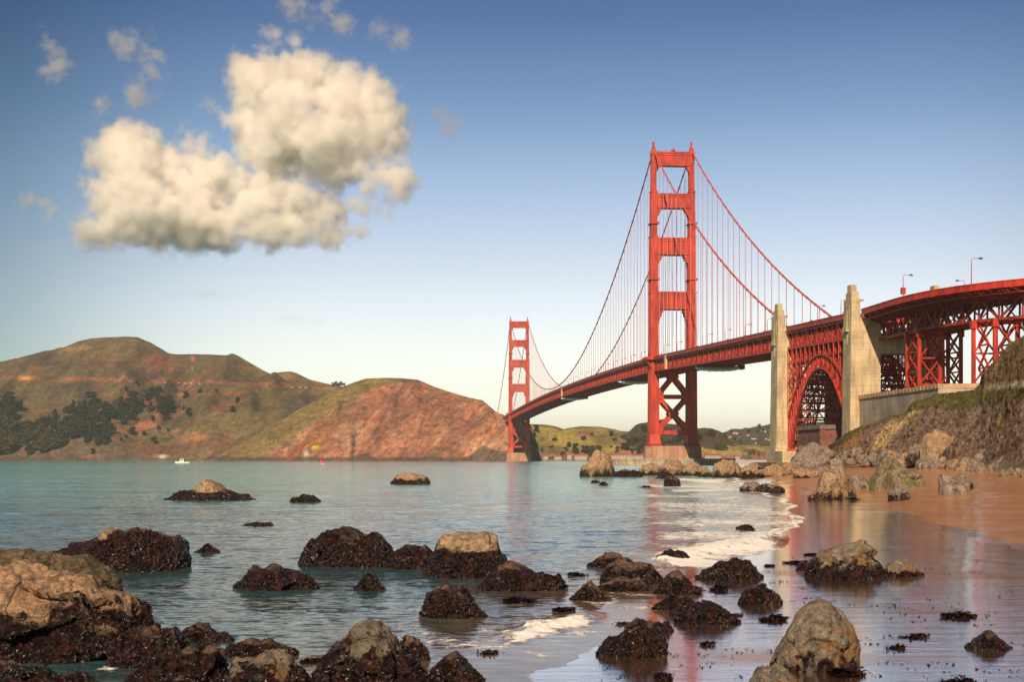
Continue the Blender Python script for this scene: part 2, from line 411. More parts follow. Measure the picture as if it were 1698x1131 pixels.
def build_water():
    rows = np.concatenate([np.linspace(1420, 1135, 50), np.linspace(1134.5, 800, 700), np.linspace(799.6, 763.0, 130)])
    d = EYE*FPX/(rows-HZ); d = np.concatenate([d, np.geomspace(d[-1]*1.03, 6100, 6)])
    px = np.concatenate([np.linspace(-900, -20, 60), np.linspace(-16, 1480, 760), np.linspace(1486, 2700, 60)])
    D, PX = np.meshgrid(d, px, indexing='ij'); x = ((PX-CX)/FPX*D).ravel(); dd = D.ravel()
    pxr = PX.ravel(); pyr = HZ+EYE*FPX/dd
    w = lambda fx, fd, s, k=1: pn(p2((x+.25*dd)*fx, (dd-.12*x)*fd), s)
    fade = lambda a: np.exp(-(dd/a)**2)
    z = .07*w(.10, .22, 31)*fade(900)+.055*w(.28, .55, 32)*fade(420)+.030*w(.75, 1.5, 33)*fade(200)+.014*w(1.9, 3.6, 34)*fade(90)+.008*w(4.2, 8., 35)*fade(50)
    zs = np.where(x > np.interp(dd, DSH, XSH)-60, zsand(x, dd, False), -3)
    z *= np.clip(-zs*1.3+.05, .05, 1)*np.where(dd < 70, .8, 1)
    px2 = pxr+14*pn(p2(x*.5, dd*.4), 51)+5*pn(p2(x*2, dd*1.6), 52); py2 = pyr+(5*pn(p2(x*.35, dd*.5), 53)+2.0*pn(p2(x*1.3, dd*1.5), 54))*np.clip(60/dd, .15, 1)
    f = foam_at(px2, py2)
    # thin line where the sheet of water ends on the sand
    sd = x-np.interp(dd, DSH, XSH)-np.clip(dd/90, .35, 1.6)*(pn(p2(x*.11, dd*.05), 3)*1.1+pn(p2(x*.35, dd*.16), 4)*.4)
    k = np.clip(dd/70, .5, 6)
    edge = np.exp(-((sd+.15*k)/(.24*k))**2)*ss(55, 80, dd)*(.65+.5*ss(-.2, .3, pn(p2(x*.2, dd*.1), 56)))
    lace = np.exp(-((sd+1.9*k)/(2.4*k))**2)*.50*ss(40, 90, dd)*(1-ss(330, 420, dd))
    f = np.maximum(f, np.maximum(edge, lace))
    # breaking crests stand up
    hump = np.zeros_like(x)
    for x0, y0, x1, y1, hw, h in ((862, 1052, 966, 1026, 9, .20), (1120, 925, 1258, 900, 9, .30), (1040, 830, 1200, 834, 3, .15), (650, 1047, 720, 1050, 6, .12), (1090, 800, 1190, 797, 2, .2)):
        L2 = (x1-x0)**2+(y1-y0)**2; u = np.clip(((px2-x0)*(x1-x0)+(pyr-y0)*(y1-y0))/L2, -.1, 1.1)
        dx = pxr-(x0+u*(x1-x0)); dy = py2-(y0+u*(y1-y0))
        hump += h*np.exp(-(dx/22)**2-(dy/hw)**2)
    lump = .5+.9*np.abs(fbm(p2(x*2.6, dd*2.2), 4, 57))
    z += hump*(.65+.6*lump*ss(.4, 1, f))+.05*ss(.5, 1.1, f)*(lump-.5)*fade(160)
    z += .004
    shal = ss(-.9, .05, zs)                      # sand shows through the last shallow sheet
    near = ss(300, 55, dd)
    V = np.stack([x, dd, z], 1)
    m, t, b = nodes('sea_water')
    wc = lambda s: coords(t, s, True)
    fa = attr(t, 'foam').outputs['Fac']; sh = attr(t, 'shallow').outputs['Fac']; nr = attr(t, 'near').outputs['Fac']
    big = noise(t, wc((.006, .003, 1)), 1.0, 5, .6)
    col = ramp(t, [(.35, (.050, .265, .250)), (.65, (.125, .400, .350))], big).outputs[0]
    col = mixc(t, nr, col, (.030, .074, .082))
    col = mixc(t, sh, col, (.13, .075, .035))
    fn1 = noise(t, wc((3.0, 2.4, 1)), 1.7, 7, .72, .8); fn2 = noise(t, wc((.45, .55, 1)), 1.0, 6, .7, .6)
    fn = math_(t, 'ADD', math_(t, 'MULTIPLY', fn1, .55), math_(t, 'MULTIPLY', fn2, .55))
    vor = t.nodes.new('ShaderNodeTexVoronoi'); vor.feature = 'DISTANCE_TO_EDGE'; vor.inputs['Scale'].default_value = 1.6
    vm = mixc(t, .25, wc((1.1, .6, 1)), noise(t, wc((1, 1, 1)), 1.2, 3)); t.links.new(vm, vor.inputs[0])
    lc = math_(t, 'SUBTRACT', .12, vor.outputs[0])
    th = math_(t, 'ADD', math_(t, 'MULTIPLY', fa, .84), math_(t, 'MULTIPLY', math_(t, 'SUBTRACT', fn, .545), 3.0))
    th = math_(t, 'ADD', th, math_(t, 'MULTIPLY', lc, 1.1))
    fm = ramp(t, [(.36, (0, 0, 0)), (.70, (1, 1, 1))], th).outputs[0]
    fm = math_(t, 'MULTIPLY', fm, ramp(t, [(.04, (0, 0, 0)), (.12, (1, 1, 1))], fa).outputs[0])
    # scattered white caps far out
    t.links.new(mixc(t, fm, col, mixc(t, fn1, (.66, .63, .58), (.97, .93, .86))), b.inputs['Base Color'])
    t.links.new(math_(t, 'ADD', math_(t, 'MULTIPLY', fm, .7), .10), b.inputs['Roughness'])
    b.inputs['IOR'].default_value = 1.33; b.inputs['Specular IOR Level'].default_value = .29
    # facets of the chop: slopes straight from noise, so they hold at any distance
    def slope(sc, scale, amp, det):
        q = t.nodes.new('ShaderNodeTexNoise'); t.links.new(wc(sc), q.inputs['Vector']); q.inputs['Scale'].default_value = scale; q.inputs['Detail'].default_value = det
        v1 = t.nodes.new('ShaderNodeVectorMath'); v1.operation = 'SUBTRACT'; t.links.new(q.outputs['Color'], v1.inputs[0]); v1.inputs[1].default_value = (.5, .5, .5)
        v2 = t.nodes.new('ShaderNodeVectorMath'); v2.operation = 'MULTIPLY'; t.links.new(v1.outputs[0], v2.inputs[0]); v2.inputs[1].default_value = (amp*.7, amp, 0); return v2.outputs[0]
    def vadd(a, b_, op='ADD'):
        v = t.nodes.new('ShaderNodeVectorMath'); v.operation = op; t.links.new(a, v.inputs[0]); t.links.new(b_, v.inputs[1]); return v.outputs[0]
    sl = vadd(vadd(slope((1.5, 3.6, 1), 1.3, .58, 4), slope((.45, 1.5, 1), .9, .34, 3)), slope((.06, .22, 1), .6, .16, 4))
    dst = attr(t, 'calm').outputs['Fac']
    sc_ = t.nodes.new('ShaderNodeVectorMath'); sc_.operation = 'SCALE'; t.links.new(sl, sc_.inputs[0]); t.links.new(math_(t, 'SUBTRACT', 1.0, math_(t, 'MULTIPLY', dst, .90)), sc_.inputs['Scale'])
    g = t.nodes.new('ShaderNodeNewGeometry')
    nm = t.nodes.new('ShaderNodeVectorMath'); nm.operation = 'NORMALIZE'; t.links.new(vadd(g.outputs['Normal'], sc_.outputs[0]), nm.inputs[0])
    t.links.new(nm.outputs[0], b.inputs['Normal'])
    calm = ss(-.5, .02, zs)
    o = mkmesh('sea_water', V, gridfaces(len(d), len(px)), m, smooth=True, attrs={'foam': f, 'shallow': shal, 'near': near, 'calm': calm})
    tag(o, kind='structure')
build_water()

# ------------------------------------------------------------------ hills
def veg_mat(name, sc=.016, bumpd=4., fine=.085, var=.45):
    m, t, b = nodes(name); co = coords(t, world=True)
    a = attr(t, 'Col').outputs['Color']
    n1 = noise(t, co, sc, 7, .72); n2 = noise(t, co, fine, 6, .8)
    c = mixc(t, .9, a, ramp(t, [(.3, (1-var,)*3), (.7, (1+var*.6,)*3)], n1).outputs[0], 'MULTIPLY')
    c = mixc(t, .9, c, ramp(t, [(.38, (.42, .42, .42)), (.60, (1.35, 1.3, 1.2))], n2).outputs[0], 'MULTIPLY')
    t.links.new(c, b.inputs['Base Color']); b.inputs['Roughness'].default_value = .95
    b.inputs['Specular IOR Level'].default_value = .15
    n_ = bump(t, None, n1, .6, bumpd*1.5)
    bump(t, b, n2, .9, bumpd, n_)
    return m
HILLM = veg_mat('hill_scrub')
HILLS = {}
def hill(name, ridge, d0, d1, cols, rows, paint, amp=16, seed=1, gx=.010, shape=.85, z0=-3, back=.35, mat=None, tilt=0., fine=3., streak=0.):
    """ridge: (px,py); d0/d1: depth of the shore and of the ridge: numbers or tables ((px,d),...)"""
    r = np.array(ridge, float)
    px = np.linspace(r[0, 0], r[-1, 0], cols)
    ry = np.interp(px, r[:, 0], r[:, 1])
    f = lambda q: (np.full(cols, float(q)) if isinstance(q, (int, float)) else np.interp(px, [a for a, _ in q], [b for _, b in q]))
    D0, D1 = f(d0), f(d1)
    v = np.concatenate([np.linspace(0, 1, rows), 1+np.linspace(.02, 1, max(6, rows//6))*back])
    VV, _ = np.meshgrid(v, px, indexing='ij')
    d = D0+(D1-D0)*VV
    X = ((px-CX)/FPX)*D1                       # plan x stays on lines that fan a little
    x0 = ((px-CX)/FPX)*D0
    x = x0+(X-x0)*VV
    zr = EYE+(HZ-ry)/FPX*D1
    t = np.clip(VV, 0, 1)
    prof = np.where(VV <= 1, (1-(1-t)**(1.0/shape))**.9 if shape < 1 else t**(1/shape), 1-(VV-1)/back*.5*np.minimum((VV-1)/back, 1))
    z = z0+(zr-z0)*prof
    P = p2(x.ravel(), d.ravel())
    g = 1-2*np.abs(fbm(P*np.array([gx, gx*.28, 1]), 3, seed)).reshape(x.shape)*1.6
    lf = fbm(P*gx*.6, 3, seed+9).reshape(x.shape)
    hf = fbm(np.stack([P[:, 0], P[:, 1]*.6, z.ravel()*1.0], 1)*.028, 5, seed+20, gain=.6).reshape(x.shape)*.8
    win = np.clip(4*t*(1-t), 0, 1)**.7*(VV < 1)
    z = z+win*(amp*(g*.6+lf*1.0))+hf*fine*(.3+win)*np.clip((z-z0)/20, 0, 1)
    if streak:
        ac = (x-.75*z).ravel(); sk = fbm(np.stack([ac*.022, z.ravel()*.006, d.ravel()*.003], 1), 5, seed+40, True, gain=.6).reshape(x.shape)
        d = d-streak*(sk-.4)*np.clip(win*1.3, 0, 1); x = x+streak*.35*(sk-.4)*np.clip(win*1.3, 0, 1)
    V = np.stack([x.ravel(), d.ravel(), z.ravel()], 1)
    pX = CX+FPX*V[:, 0]/V[:, 1]; pY = HZ-(V[:, 2]-EYE)/V[:, 1]*FPX
    col = paint(V, pX, pY, (VV.ravel(), g.ravel(), lf.ravel()))
    o = mkmesh(name, V, gridfaces(len(v), cols), mat or HILLM, smooth=True, attrs={'Col': col})
    tag(o, kind='structure')
    HILLS[name] = (V, pX, pY)
    return o
def mixa(c, k, m): m = np.clip(m, 0, 1)[:, None]; return c*(1-m)+np.array(k)*m
RED, REDD, GRN, SCR, TAN, OLV = (.42, .130, .058), (.27, .085, .052), (.185, .145, .05), (.165, .125, .062), (.40, .23, .12), (.20, .15, .05)

def paintA(V, px, py, a):
    P = V*np.array([1, 1, 1.])
    n1 = fbm(P*.004, 4, 61); n2 = fbm(P*.012, 4, 62); n3 = fbm(P*.03, 3, 63); n4 = fbm(P*.008, 3, 64)
    c = np.zeros((len(V), 3))+np.array((.125, .092, .052))
    c = mixa(c, GRN, ss(.0, .3, n1+.4*n2)*.42+ss(300, 460, px)*ss(665, 610, py)*.5)
    c = mixa(c, (.075, .058, .046), ss(.02, .3, n4)*.6)
    c = mixa(c, (.25, .09, .052), ss(.12, .32, n2-.3*n1)*.55)
    c = mixa(c, REDD, np.exp(-((px-262)/22)**2-((py-600)/14)**2)*.9)
    c = mixa(c, (.24, .12, .07), np.exp(-((px-190)/35)**2-((py-600)/18)**2)*.45)
    c = mixa(c, TAN, np.exp(-((px-135)/30)**2-((py-578)/5)**2)*ss(-.1, .2, n3)*.9)
    # cut face above the coast road, and the road itself
    yr = np.interp(px, [-60, 0, 60, 100, 115, 200, 260, 300, 400, 470, 540], [620, 628, 631, 633, 631, 632, 634, 634.5, 638, 642, 643])
    hcut = np.interp(px, [-60, 0, 30, 55, 70, 95, 120, 160, 210, 235, 255, 265, 285, 320, 345, 400, 440, 520, 540], [8, 7, 3, 8, 6, 1, 5, 6, 4, 1, 3, 7, 6, 7, 5, 3, 6, 7, 1])
    c = mixa(c, (.30, .115, .065), ss(-hcut-1.5, -hcut+1.5, py-yr+5*n3+3*n2)*ss(1.5, -.5, py-yr)*ss(-.35, .1, n3+n2)*.9)
    c = mixa(c, (.62, .28, .09), np.exp(-((px-42)/14)**2-((py-627)/4)**2)*.9)
    c = mixa(c, (.17, .13, .10), np.exp(-((py-yr-1.2)/1.0)**2)*ss(90, 110, px)*.6)
    # lower cliffs
    ycl = np.interp(px, [-60, 0, 60, 110, 150, 200, 260, 330, 400, 430, 470], [752, 752, 742, 727, 740, 738, 735, 722, 735, 745, 752])
    cl = ss(-4, 5, py-ycl+16*n2+12*n3)
    c = mixa(c, (.23, .10, .062), cl*ss(-.35, .15, n3+n2)*.75)
    c = mixa(c, (.55, .22, .08), cl*ss(.1, .3, n2)*ss(130, 60, px)*.9)
    c = mixa(c, (.12, .075, .06), cl*ss(.05, .25, n3)*.8)
    c = mixa(c, (.10, .07, .06), ss(757, 761, py+2*n3)*.8)
    for x, y, rx, ry in ((240, 706, 24, 8), (270, 690, 18, 9), (293, 716, 5, 7), (322, 725, 20, 10), (180, 692, 8, 3), (205, 625, 8, 1), (180, 649, 9, 5), (310, 700, 9, 3), (312, 640, 14, 7), (303, 654, 12, 4), (320, 595, 4, 6)):
        c = mixa(c, (.45, .17, .09), np.exp(-(((px-x)/rx)**2+((py-y)/ry)**2)**1.5)*ss(-.25, .15, n3+n2*.5)*.95)
    c = mixa(c, (.70, .62, .50), np.exp(-((px-268)/8)**2-((py-757)/3)**2)*ss(-.1, .2, n3)+np.exp(-((px-318)/12)**2-((py-755)/3)**2)*ss(0, .2, n3)*.8)
    c = mixa(c, (.30, .10, .055), np.exp(-((py-(655+(px-300)*-.035))/1.2)**2)*ss(290, 300, px)*ss(412, 400, px))
    return c
hill('hills_headland', [(-260, 640), (-120, 615), (-40, 603), (0, 600), (30, 595), (60, 586), (105, 577), (130, 566), (150, 561.5), (175, 560), (208, 558), (228, 559.5), (250, 568), (280, 586), (300, 588),
     (350, 588), (372, 589), (388, 588.5), (398, 592), (412, 600), (440, 616), (470, 630), (500, 638), (530, 641), (560, 643), (620, 660)],
     ((-260, 2950), (400, 2900), (620, 2650)), ((-260, 3700), (210, 3700), (400, 3450), (620, 3100)), 620, 170, paintA, amp=46, seed=11, gx=.0075, shape=.95, fine=3.5, streak=9)

def paintB(V, px, py, a):
    n2 = fbm(V*.012, 4, 71)
    c = np.zeros((len(V), 3))+np.array((.20, .13, .07))
    c = mixa(c, (.30, .15, .09), ss(0, .3, n2)*.7); return mixa(c, GRN, ss(.1, .4, -n2)*.5)
hill('hills_behind_headland', [(410, 640), (440, 622), (455, 618), (482, 616), (492, 619), (515, 630), (545, 637), (570, 641), (600, 640), (640, 650)], 3600, 4100, 150, 50, paintB, amp=14, seed=21)

def paintC(V, px, py, a):
    vv, g, lf = a
    n1 = fbm(V*.006, 4, 81); n2 = fbm(np.stack([(V[:, 0]-.6*V[:, 2])*.022, V[:, 1]*.012, V[:, 2]*.012], 1), 5, 82); n3 = fbm(V*.05, 3, 83); n4 = fbm(np.stack([(V[:, 0]-.75*V[:, 2])*.03, V[:, 2]*.006, V[:, 1]*.003], 1), 5, 84, True, gain=.6)
    c = np.zeros((len(V), 3))+np.array((.39, .160, .092))
    c = mixa(c, (.34, .105, .058), ss(.0, .35, n1+.5*n2)*.6)
    c = mixa(c, (.52, .30, .17), ss(.05, .3, n2-n1*.4)*.8)
    c = mixa(c, (.20, .10, .07), ss(.1, .35, n3+n2*.6)*.65)
    n5 = fbm(V*np.array([.03, .012, .03]), 5, 86, gain=.65); c = mixa(c, (.17, .09, .07), ss(.42, .70, n4+.5*n5)*.55); c = mixa(c, (.50, .30, .19), ss(.35, .12, n4)*.3+ss(.1, .3, n5)*.35); c = mixa(c, (.13, .08, .065), ss(.12, .32, -n5)*.5)
    # grassy ridge on the left flank and along the crest
    yl = np.interp(px, [380, 420, 470, 540, 600, 640, 690, 720, 760, 800, 850], [756, 752, 720, 690, 650, 637, 633, 640, 655, 668, 690])
    xg = np.interp(py, [625, 640, 680, 720, 760], [650, 615, 545, 490, 430])
    c = mixa(c, (.235, .175, .070), ss(14, -6, px-xg+14*n2+8*n3)*.95)
    c = mixa(c, (.22, .16, .06), ss(2.0, -1.0, py-yl+2.5*n3)*.9)
    c = mixa(c, (.22, .16, .07), np.exp(-((px-(600-(py-650)*.95))/11)**2)*ss(640, 660, py)*ss(745, 720, py)*ss(-.2, .2, n3+.15)*.8)
    # gorge and dark rocks at the waterline
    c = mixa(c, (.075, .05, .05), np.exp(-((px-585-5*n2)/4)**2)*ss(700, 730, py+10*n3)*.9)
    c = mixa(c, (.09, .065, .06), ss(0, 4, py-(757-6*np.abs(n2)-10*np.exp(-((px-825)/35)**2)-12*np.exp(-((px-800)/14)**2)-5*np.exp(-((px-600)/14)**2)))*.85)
    c = mixa(c, (.62, .46, .03), np.exp(-(((px-522)-(736-py)*.6)/10)**2-((py-740)/9)**2)*ss(-.15, .1, n3)*1.2)
    c = mixa(c, (.72, .66, .58), np.exp(-((px-507)/4)**2-((py-751)/5)**2)*1.2)
    c = mixa(c, (.46, .10, .03), np.exp(-((px-500-(745-py)*1.3)/6)**2)*ss(690, 705, py)*.6)
    return c
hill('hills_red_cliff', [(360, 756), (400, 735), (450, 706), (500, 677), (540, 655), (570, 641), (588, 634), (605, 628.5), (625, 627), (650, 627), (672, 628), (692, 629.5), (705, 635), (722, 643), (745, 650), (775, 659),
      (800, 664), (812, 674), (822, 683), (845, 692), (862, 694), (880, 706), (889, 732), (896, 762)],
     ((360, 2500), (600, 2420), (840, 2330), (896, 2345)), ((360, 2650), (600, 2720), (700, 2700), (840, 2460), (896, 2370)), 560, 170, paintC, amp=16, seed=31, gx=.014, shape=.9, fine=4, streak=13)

def paintD(V, px, py, a):
    n1 = fbm(V*.006, 4, 91); n3 = fbm(V*.03, 3, 93)
    c = np.zeros((len(V), 3))+np.array((.34, .25, .065))
    c = mixa(c, (.17, .14, .07), ss(.0, .22, n1+.3*n3)*.85)
    c = mixa(c, (.50, .40, .08), ss(.0, .25, -n1)*.5)
    c = mixa(c, (.20, .15, .08), ss(735, 748, py+6*n1)*ss(1010, 960, px)*.8)
    c = mixa(c, (.36, .15, .08), np.exp(-((px-972)/10)**2-((py-719)/2.5)**2)+np.exp(-((px-1030)/14)**2-((py-736)/4)**2))
    c = mixa(c, (.42, .20, .12), ss(752, 756, py+2*n3)*.9)
    return c
hill('hills_green', [(866, 703), (880, 703.5), (907, 704.5), (920, 707), (934, 712), (948, 709), (964, 707), (994, 708), (1006, 710), (1018, 713), (1041, 719.6), (1080, 722), (1120, 724), (1160, 728), (1230, 745)],
     2900, 3500, 300, 80, paintD, amp=22, seed=41, gx=.009)
def paintE(V, px, py, a):
    n3 = fbm(V*.04, 4, 103); c = np.zeros((len(V), 3))+np.array((.100, .080, .038))
    return mixa(c, (.06, .055, .03), ss(-.05, .25, n3)*.8)
WOODM = veg_mat('wooded_slope', .03, 7., .09)
hill('hills_wooded', [(1030, 727), (1045, 715), (1055, 706), (1064, 702.5), (1075, 701), (1100, 702), (1130, 705), (1159, 711), (1168, 710), (1177, 710.5), (1192, 716), (1202, 723), (1211, 735), (1220, 750)],
     3000, 3300, 200, 60, paintE, amp=16, seed=51, mat=WOODM, fine=9)
def paintF(V, px, py, a):
    n3 = fbm(V*.012, 4, 113); c = np.zeros((len(V), 3))+np.array((.075, .078, .048))
    return mixa(c, (.20, .17, .07), ss(.05, .3, n3)*.7)
hill('hills_town', [(1170, 728), (1194, 720), (1216, 713), (1241, 711), (1266, 706), (1280, 704), (1320, 706), (1350, 700), (1400, 702), (1450, 715)], 4300, 4900, 180, 50, paintF, amp=25, seed=61, mat=WOODM, fine=12)
def paintG(V, px, py, a):
    n3 = fbm(V*.012, 4, 123); n4 = fbm(V*.05, 3, 124)
    c = np.zeros((len(V), 3))+np.array((.36, .29, .07))
    c = mixa(c, (.12, .095, .05), ss(-.15, .15, n3+.4*n4)*.9)
    return mixa(c, (.42, .13, .07), ss(752, 756, py+2*n4)*ss(1240, 1262, px)*.9)
hill('hills_low_shore', [(1150, 757), (1185, 752), (1203, 744), (1225, 739), (1250, 738), (1290, 741), (1330, 744), (1400, 744), (1500, 750)], 3050, 3350, 200, 36, paintG, amp=6, seed=71, fine=3)
# a low far strip of land that carries the waterfront buildings
def paintH(V, px, py, a):
    n = fbm(V*.03, 3, 133); return mixa(np.zeros((len(V), 3))+np.array((.30, .17, .10)), (.12, .10, .06), ss(-.1, .2, n))
hill('shore_ground', [(880, 764), (895, 757), (935, 756), (1000, 757.5), (1100, 757.5), (1200, 757.5), (1300, 757), (1440, 757)], 2720, 2800, 220, 12, paintH, amp=1, seed=75, fine=2, z0=-2, back=1.2)

# ------------------------------------------------------------------ the near cliff on the right
def build_cliff():
    toe = np.array([(1372, 764, 590), (1400, 769, 526), (1447, 771.5, 450), (1505, 774, 375), (1550, 777, 320), (1600, 780, 263), (1650, 784, 225), (1698, 787.5, 195), (1800, 797, 160), (1950, 812, 125), (2250, 840, 90)], float)
    rid = np.array([(1372, 744, 640), (1385, 737, 610), (1400, 724.5, 590), (1411, 716, 575), (1447, 702, 545), (1479, 690.5, 525), (1498, 687.5, 516), (1506, 681, 508), (1514, 668, 500), (1538, 662, 488), (1556, 657.5, 478),
                    (1595, 652, 462), (1618, 650, 455), (1629, 642, 442), (1633, 628, 436), (1653, 606, 420), (1665, 592, 408), (1680, 577, 395), (1698, 564, 380), (1760, 530, 340), (1850, 500, 300), (2000, 470, 250), (2250, 440, 200)], float)
    px = np.concatenate([np.linspace(1372, 1700, 480), np.linspace(1704, 2250, 90)])
    rows = 230
    i = lambda A, k: np.interp(px, A[:, 0], A[:, k])
    ty, td, ry, rd = i(toe, 1), i(toe, 2), i(rid, 1), i(rid, 2)
    v = np.concatenate([np.linspace(-.06, 1, rows), 1+np.linspace(.03, 1, 24)*.5]); VV, PX = np.meshgrid(v, px, indexing='ij')
    tx = (px-CX)/FPX*td; rx = (px-CX)/FPX*rd
    x = tx+(rx-tx)*VV; d = td+(rd-td)*VV
    tz = EYE+(HZ-ty)/FPX*td; rz = EYE+(HZ-ry)/FPX*rd
    t = np.clip(VV, 0, 1)
    # steep at the foot, easing on to a grassy shoulder
    prof = np.where(VV < 0, VV*.4, .62*ss(0, 1, t*1.25)+.38*t)
    prof = np.where(VV > 1, 1-(VV-1)*.1, prof)
    z = tz+(rz-tz)*prof
    P = np.stack([x.ravel(), d.ravel(), z.ravel()], 1)
    # gullies run down the face
    al = (x*.5-d*.35).ravel()       # coordinate along the face
    g = fbm(np.stack([al*.05+.8*pn(P*.03, 7), P[:, 2]*.03, al*.02], 1), 4, 201, True).reshape(x.shape)
    g2 = fbm(P*np.array([.22, .12, .16]), 6, 207, True).reshape(x.shape); g3 = fbm(P*.9, 4, 209).reshape(x.shape)
    cracks = fbm(P*np.array([.45, .30, .5])+pn(P*.08, 214)[:, None], 4, 215, True).reshape(x.shape)
    win = np.clip(t*6, 0, 1)*np.clip((1-t)*5, 0, 1)*(VV > 0)
    off = win*(3.2*(g-.35)+2.2*(g2-.4)+1.5*(cracks-.45))+.55*g3*np.clip(t*8, .3, 1)
    nx, ny = -.62, -.78
    x = x+nx*off*.8; d = d+ny*off*.8; z = z+off*.35
    V = np.stack([x.ravel(), d.ravel(), z.ravel()], 1)
    pX = CX+FPX*V[:, 0]/V[:, 1]; pY = HZ-(V[:, 2]-EYE)/V[:, 1]*FPX
    n1 = fbm(V*.05, 4, 211); n2 = fbm(V*.13, 5, 212); n3 = fbm(V*.7, 4, 213)
    c = np.zeros((len(V), 3))+np.array((.30, .20, .14))
    c = mixa(c, (.13, .088, .066), ss(-.05, .3, n2)*.7)
    c = mixa(c, (.30, .22, .16), ss(.12, .4, n3+.4*n2)*.6)
    c = mixa(c, (.36, .15, .05), ss(.18, .40, n1+.5*n2)*.6)
    # pale scar and orange soil at the left
    sx = np.interp(pY, [660, 690, 720, 770], [1540, 1500, 1470, 1440])
    c = mixa(c, (.60, .40, .20), np.exp(-((pX-sx+8*n2)/(17+10*n1))**4)*ss(668, 680, pY)*ss(757, 735, pY+8*n2)*.95)
    c = mixa(c, (.52, .22, .07), ss(1450, 1405, pX+14*n2)*ss(752, 735, pY+6*n2)*.7)
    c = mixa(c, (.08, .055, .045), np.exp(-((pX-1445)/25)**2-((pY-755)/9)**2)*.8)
    # plants on the shoulder and in patches
    gy = np.interp(pX, [1372, 1400, 1447, 1500, 1515, 1540, 1600, 1640, 1698, 1900], [750, 733, 706, 691, 680, 677, 680, 668, 662, 640])
    veg = ss(4, -4, pY-gy+9*n2+5*n3)
    vc = mixa(mixa(np.zeros((len(V), 3))+np.array((.145, .125, .038)), (.20, .175, .04), ss(0, .3, n3)), (.13, .085, .05), ss(-.05, .25, n2)*.85)
    c = c*(1-veg[:, None])+vc*veg[:, None]
    pv = ss(.16, .3, n1*.8+n2*.6)*ss(760, 735, pY)*.75
    c = c*(1-pv[:, None])+vc*pv[:, None]
    up = ss(640, 628, pY)*ss(1625, 1640, pX)
    c = mixa(c, (.24, .15, .085), up*ss(-.3, .05, n2)*.85); c = mixa(c, (.15, .13, .035), up*ss(.05, .2, n1)*.8); c = mixa(c, (.30, .13, .05), up*ss(.12, .25, n3)*.7)
    c = mixa(c, (.44, .37, .25), np.exp(-((pY-(641-(pX-1655)*.12)+2.5*n2)/6)**4)*ss(1625, 1650, pX)*.9)
    m, t_, b = nodes('cliff_soil'); co = coords(t_, world=True)
    a = attr(t_, 'Col').outputs['Color']
    m1 = noise(t_, co, 1.1, 8, .75); m2 = noise(t_, co, 5, 5, .7)
    v_ = t_.nodes.new('ShaderNodeTexVoronoi'); v_.inputs['Scale'].default_value = .8; t_.links.new(co, v_.inputs[0])
    cc = mixc(t_, .9, a, ramp(t_, [(.36, (.36,)*3), (.60, (1.4,)*3)], m1).outputs[0], 'MULTIPLY')
    cc = mixc(t_, .8, cc, ramp(t_, [(.35, (.65,)*3), (.65, (1.2,)*3)], m2).outputs[0], 'MULTIPLY')
    t_.links.new(cc, b.inputs['Base Color']); b.inputs['Roughness'].default_value = .95; b.inputs['Specular IOR Level'].default_value = .2
    n_ = bump(t_, None, m1, 1.0, 1.2); bump(t_, b, v_.outputs[0], .4, .5, n_)
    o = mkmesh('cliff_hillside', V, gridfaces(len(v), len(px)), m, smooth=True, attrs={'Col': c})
    tag(o, kind='structure'); HILLS['cliff'] = (V, pX, pY)
build_cliff()
# ------------------------------------------------------------------ the suspension bridge
BO = (114.6, 1030.0); BA = math.atan2(.0807, .9967)     # foot of the south tower and heading of the deck
def B2W(l, s, z=0.):
    c, s_ = math.cos(BA), math.sin(BA); return np.array([BO[0]+l*c-s*s_, BO[1]+l*s_+s*c, z])
def zr(s):            # top of the deck railing above water
    if s > 1280: return 77.5-.022*(s-1280)
    if s >= 0: return 77.5+6*(1-((s-640)/640)**2)
    if s >= -343: return 77.5+.0306*s
    return 67.0+.030*(s+343)*1.0 if s > -453 else 63.7
ZT = 225.5
bridge = thing('suspension_bridge', 'orange steel suspension bridge crossing the strait on two tall towers', 'bridge', (*BO, 0), BA)

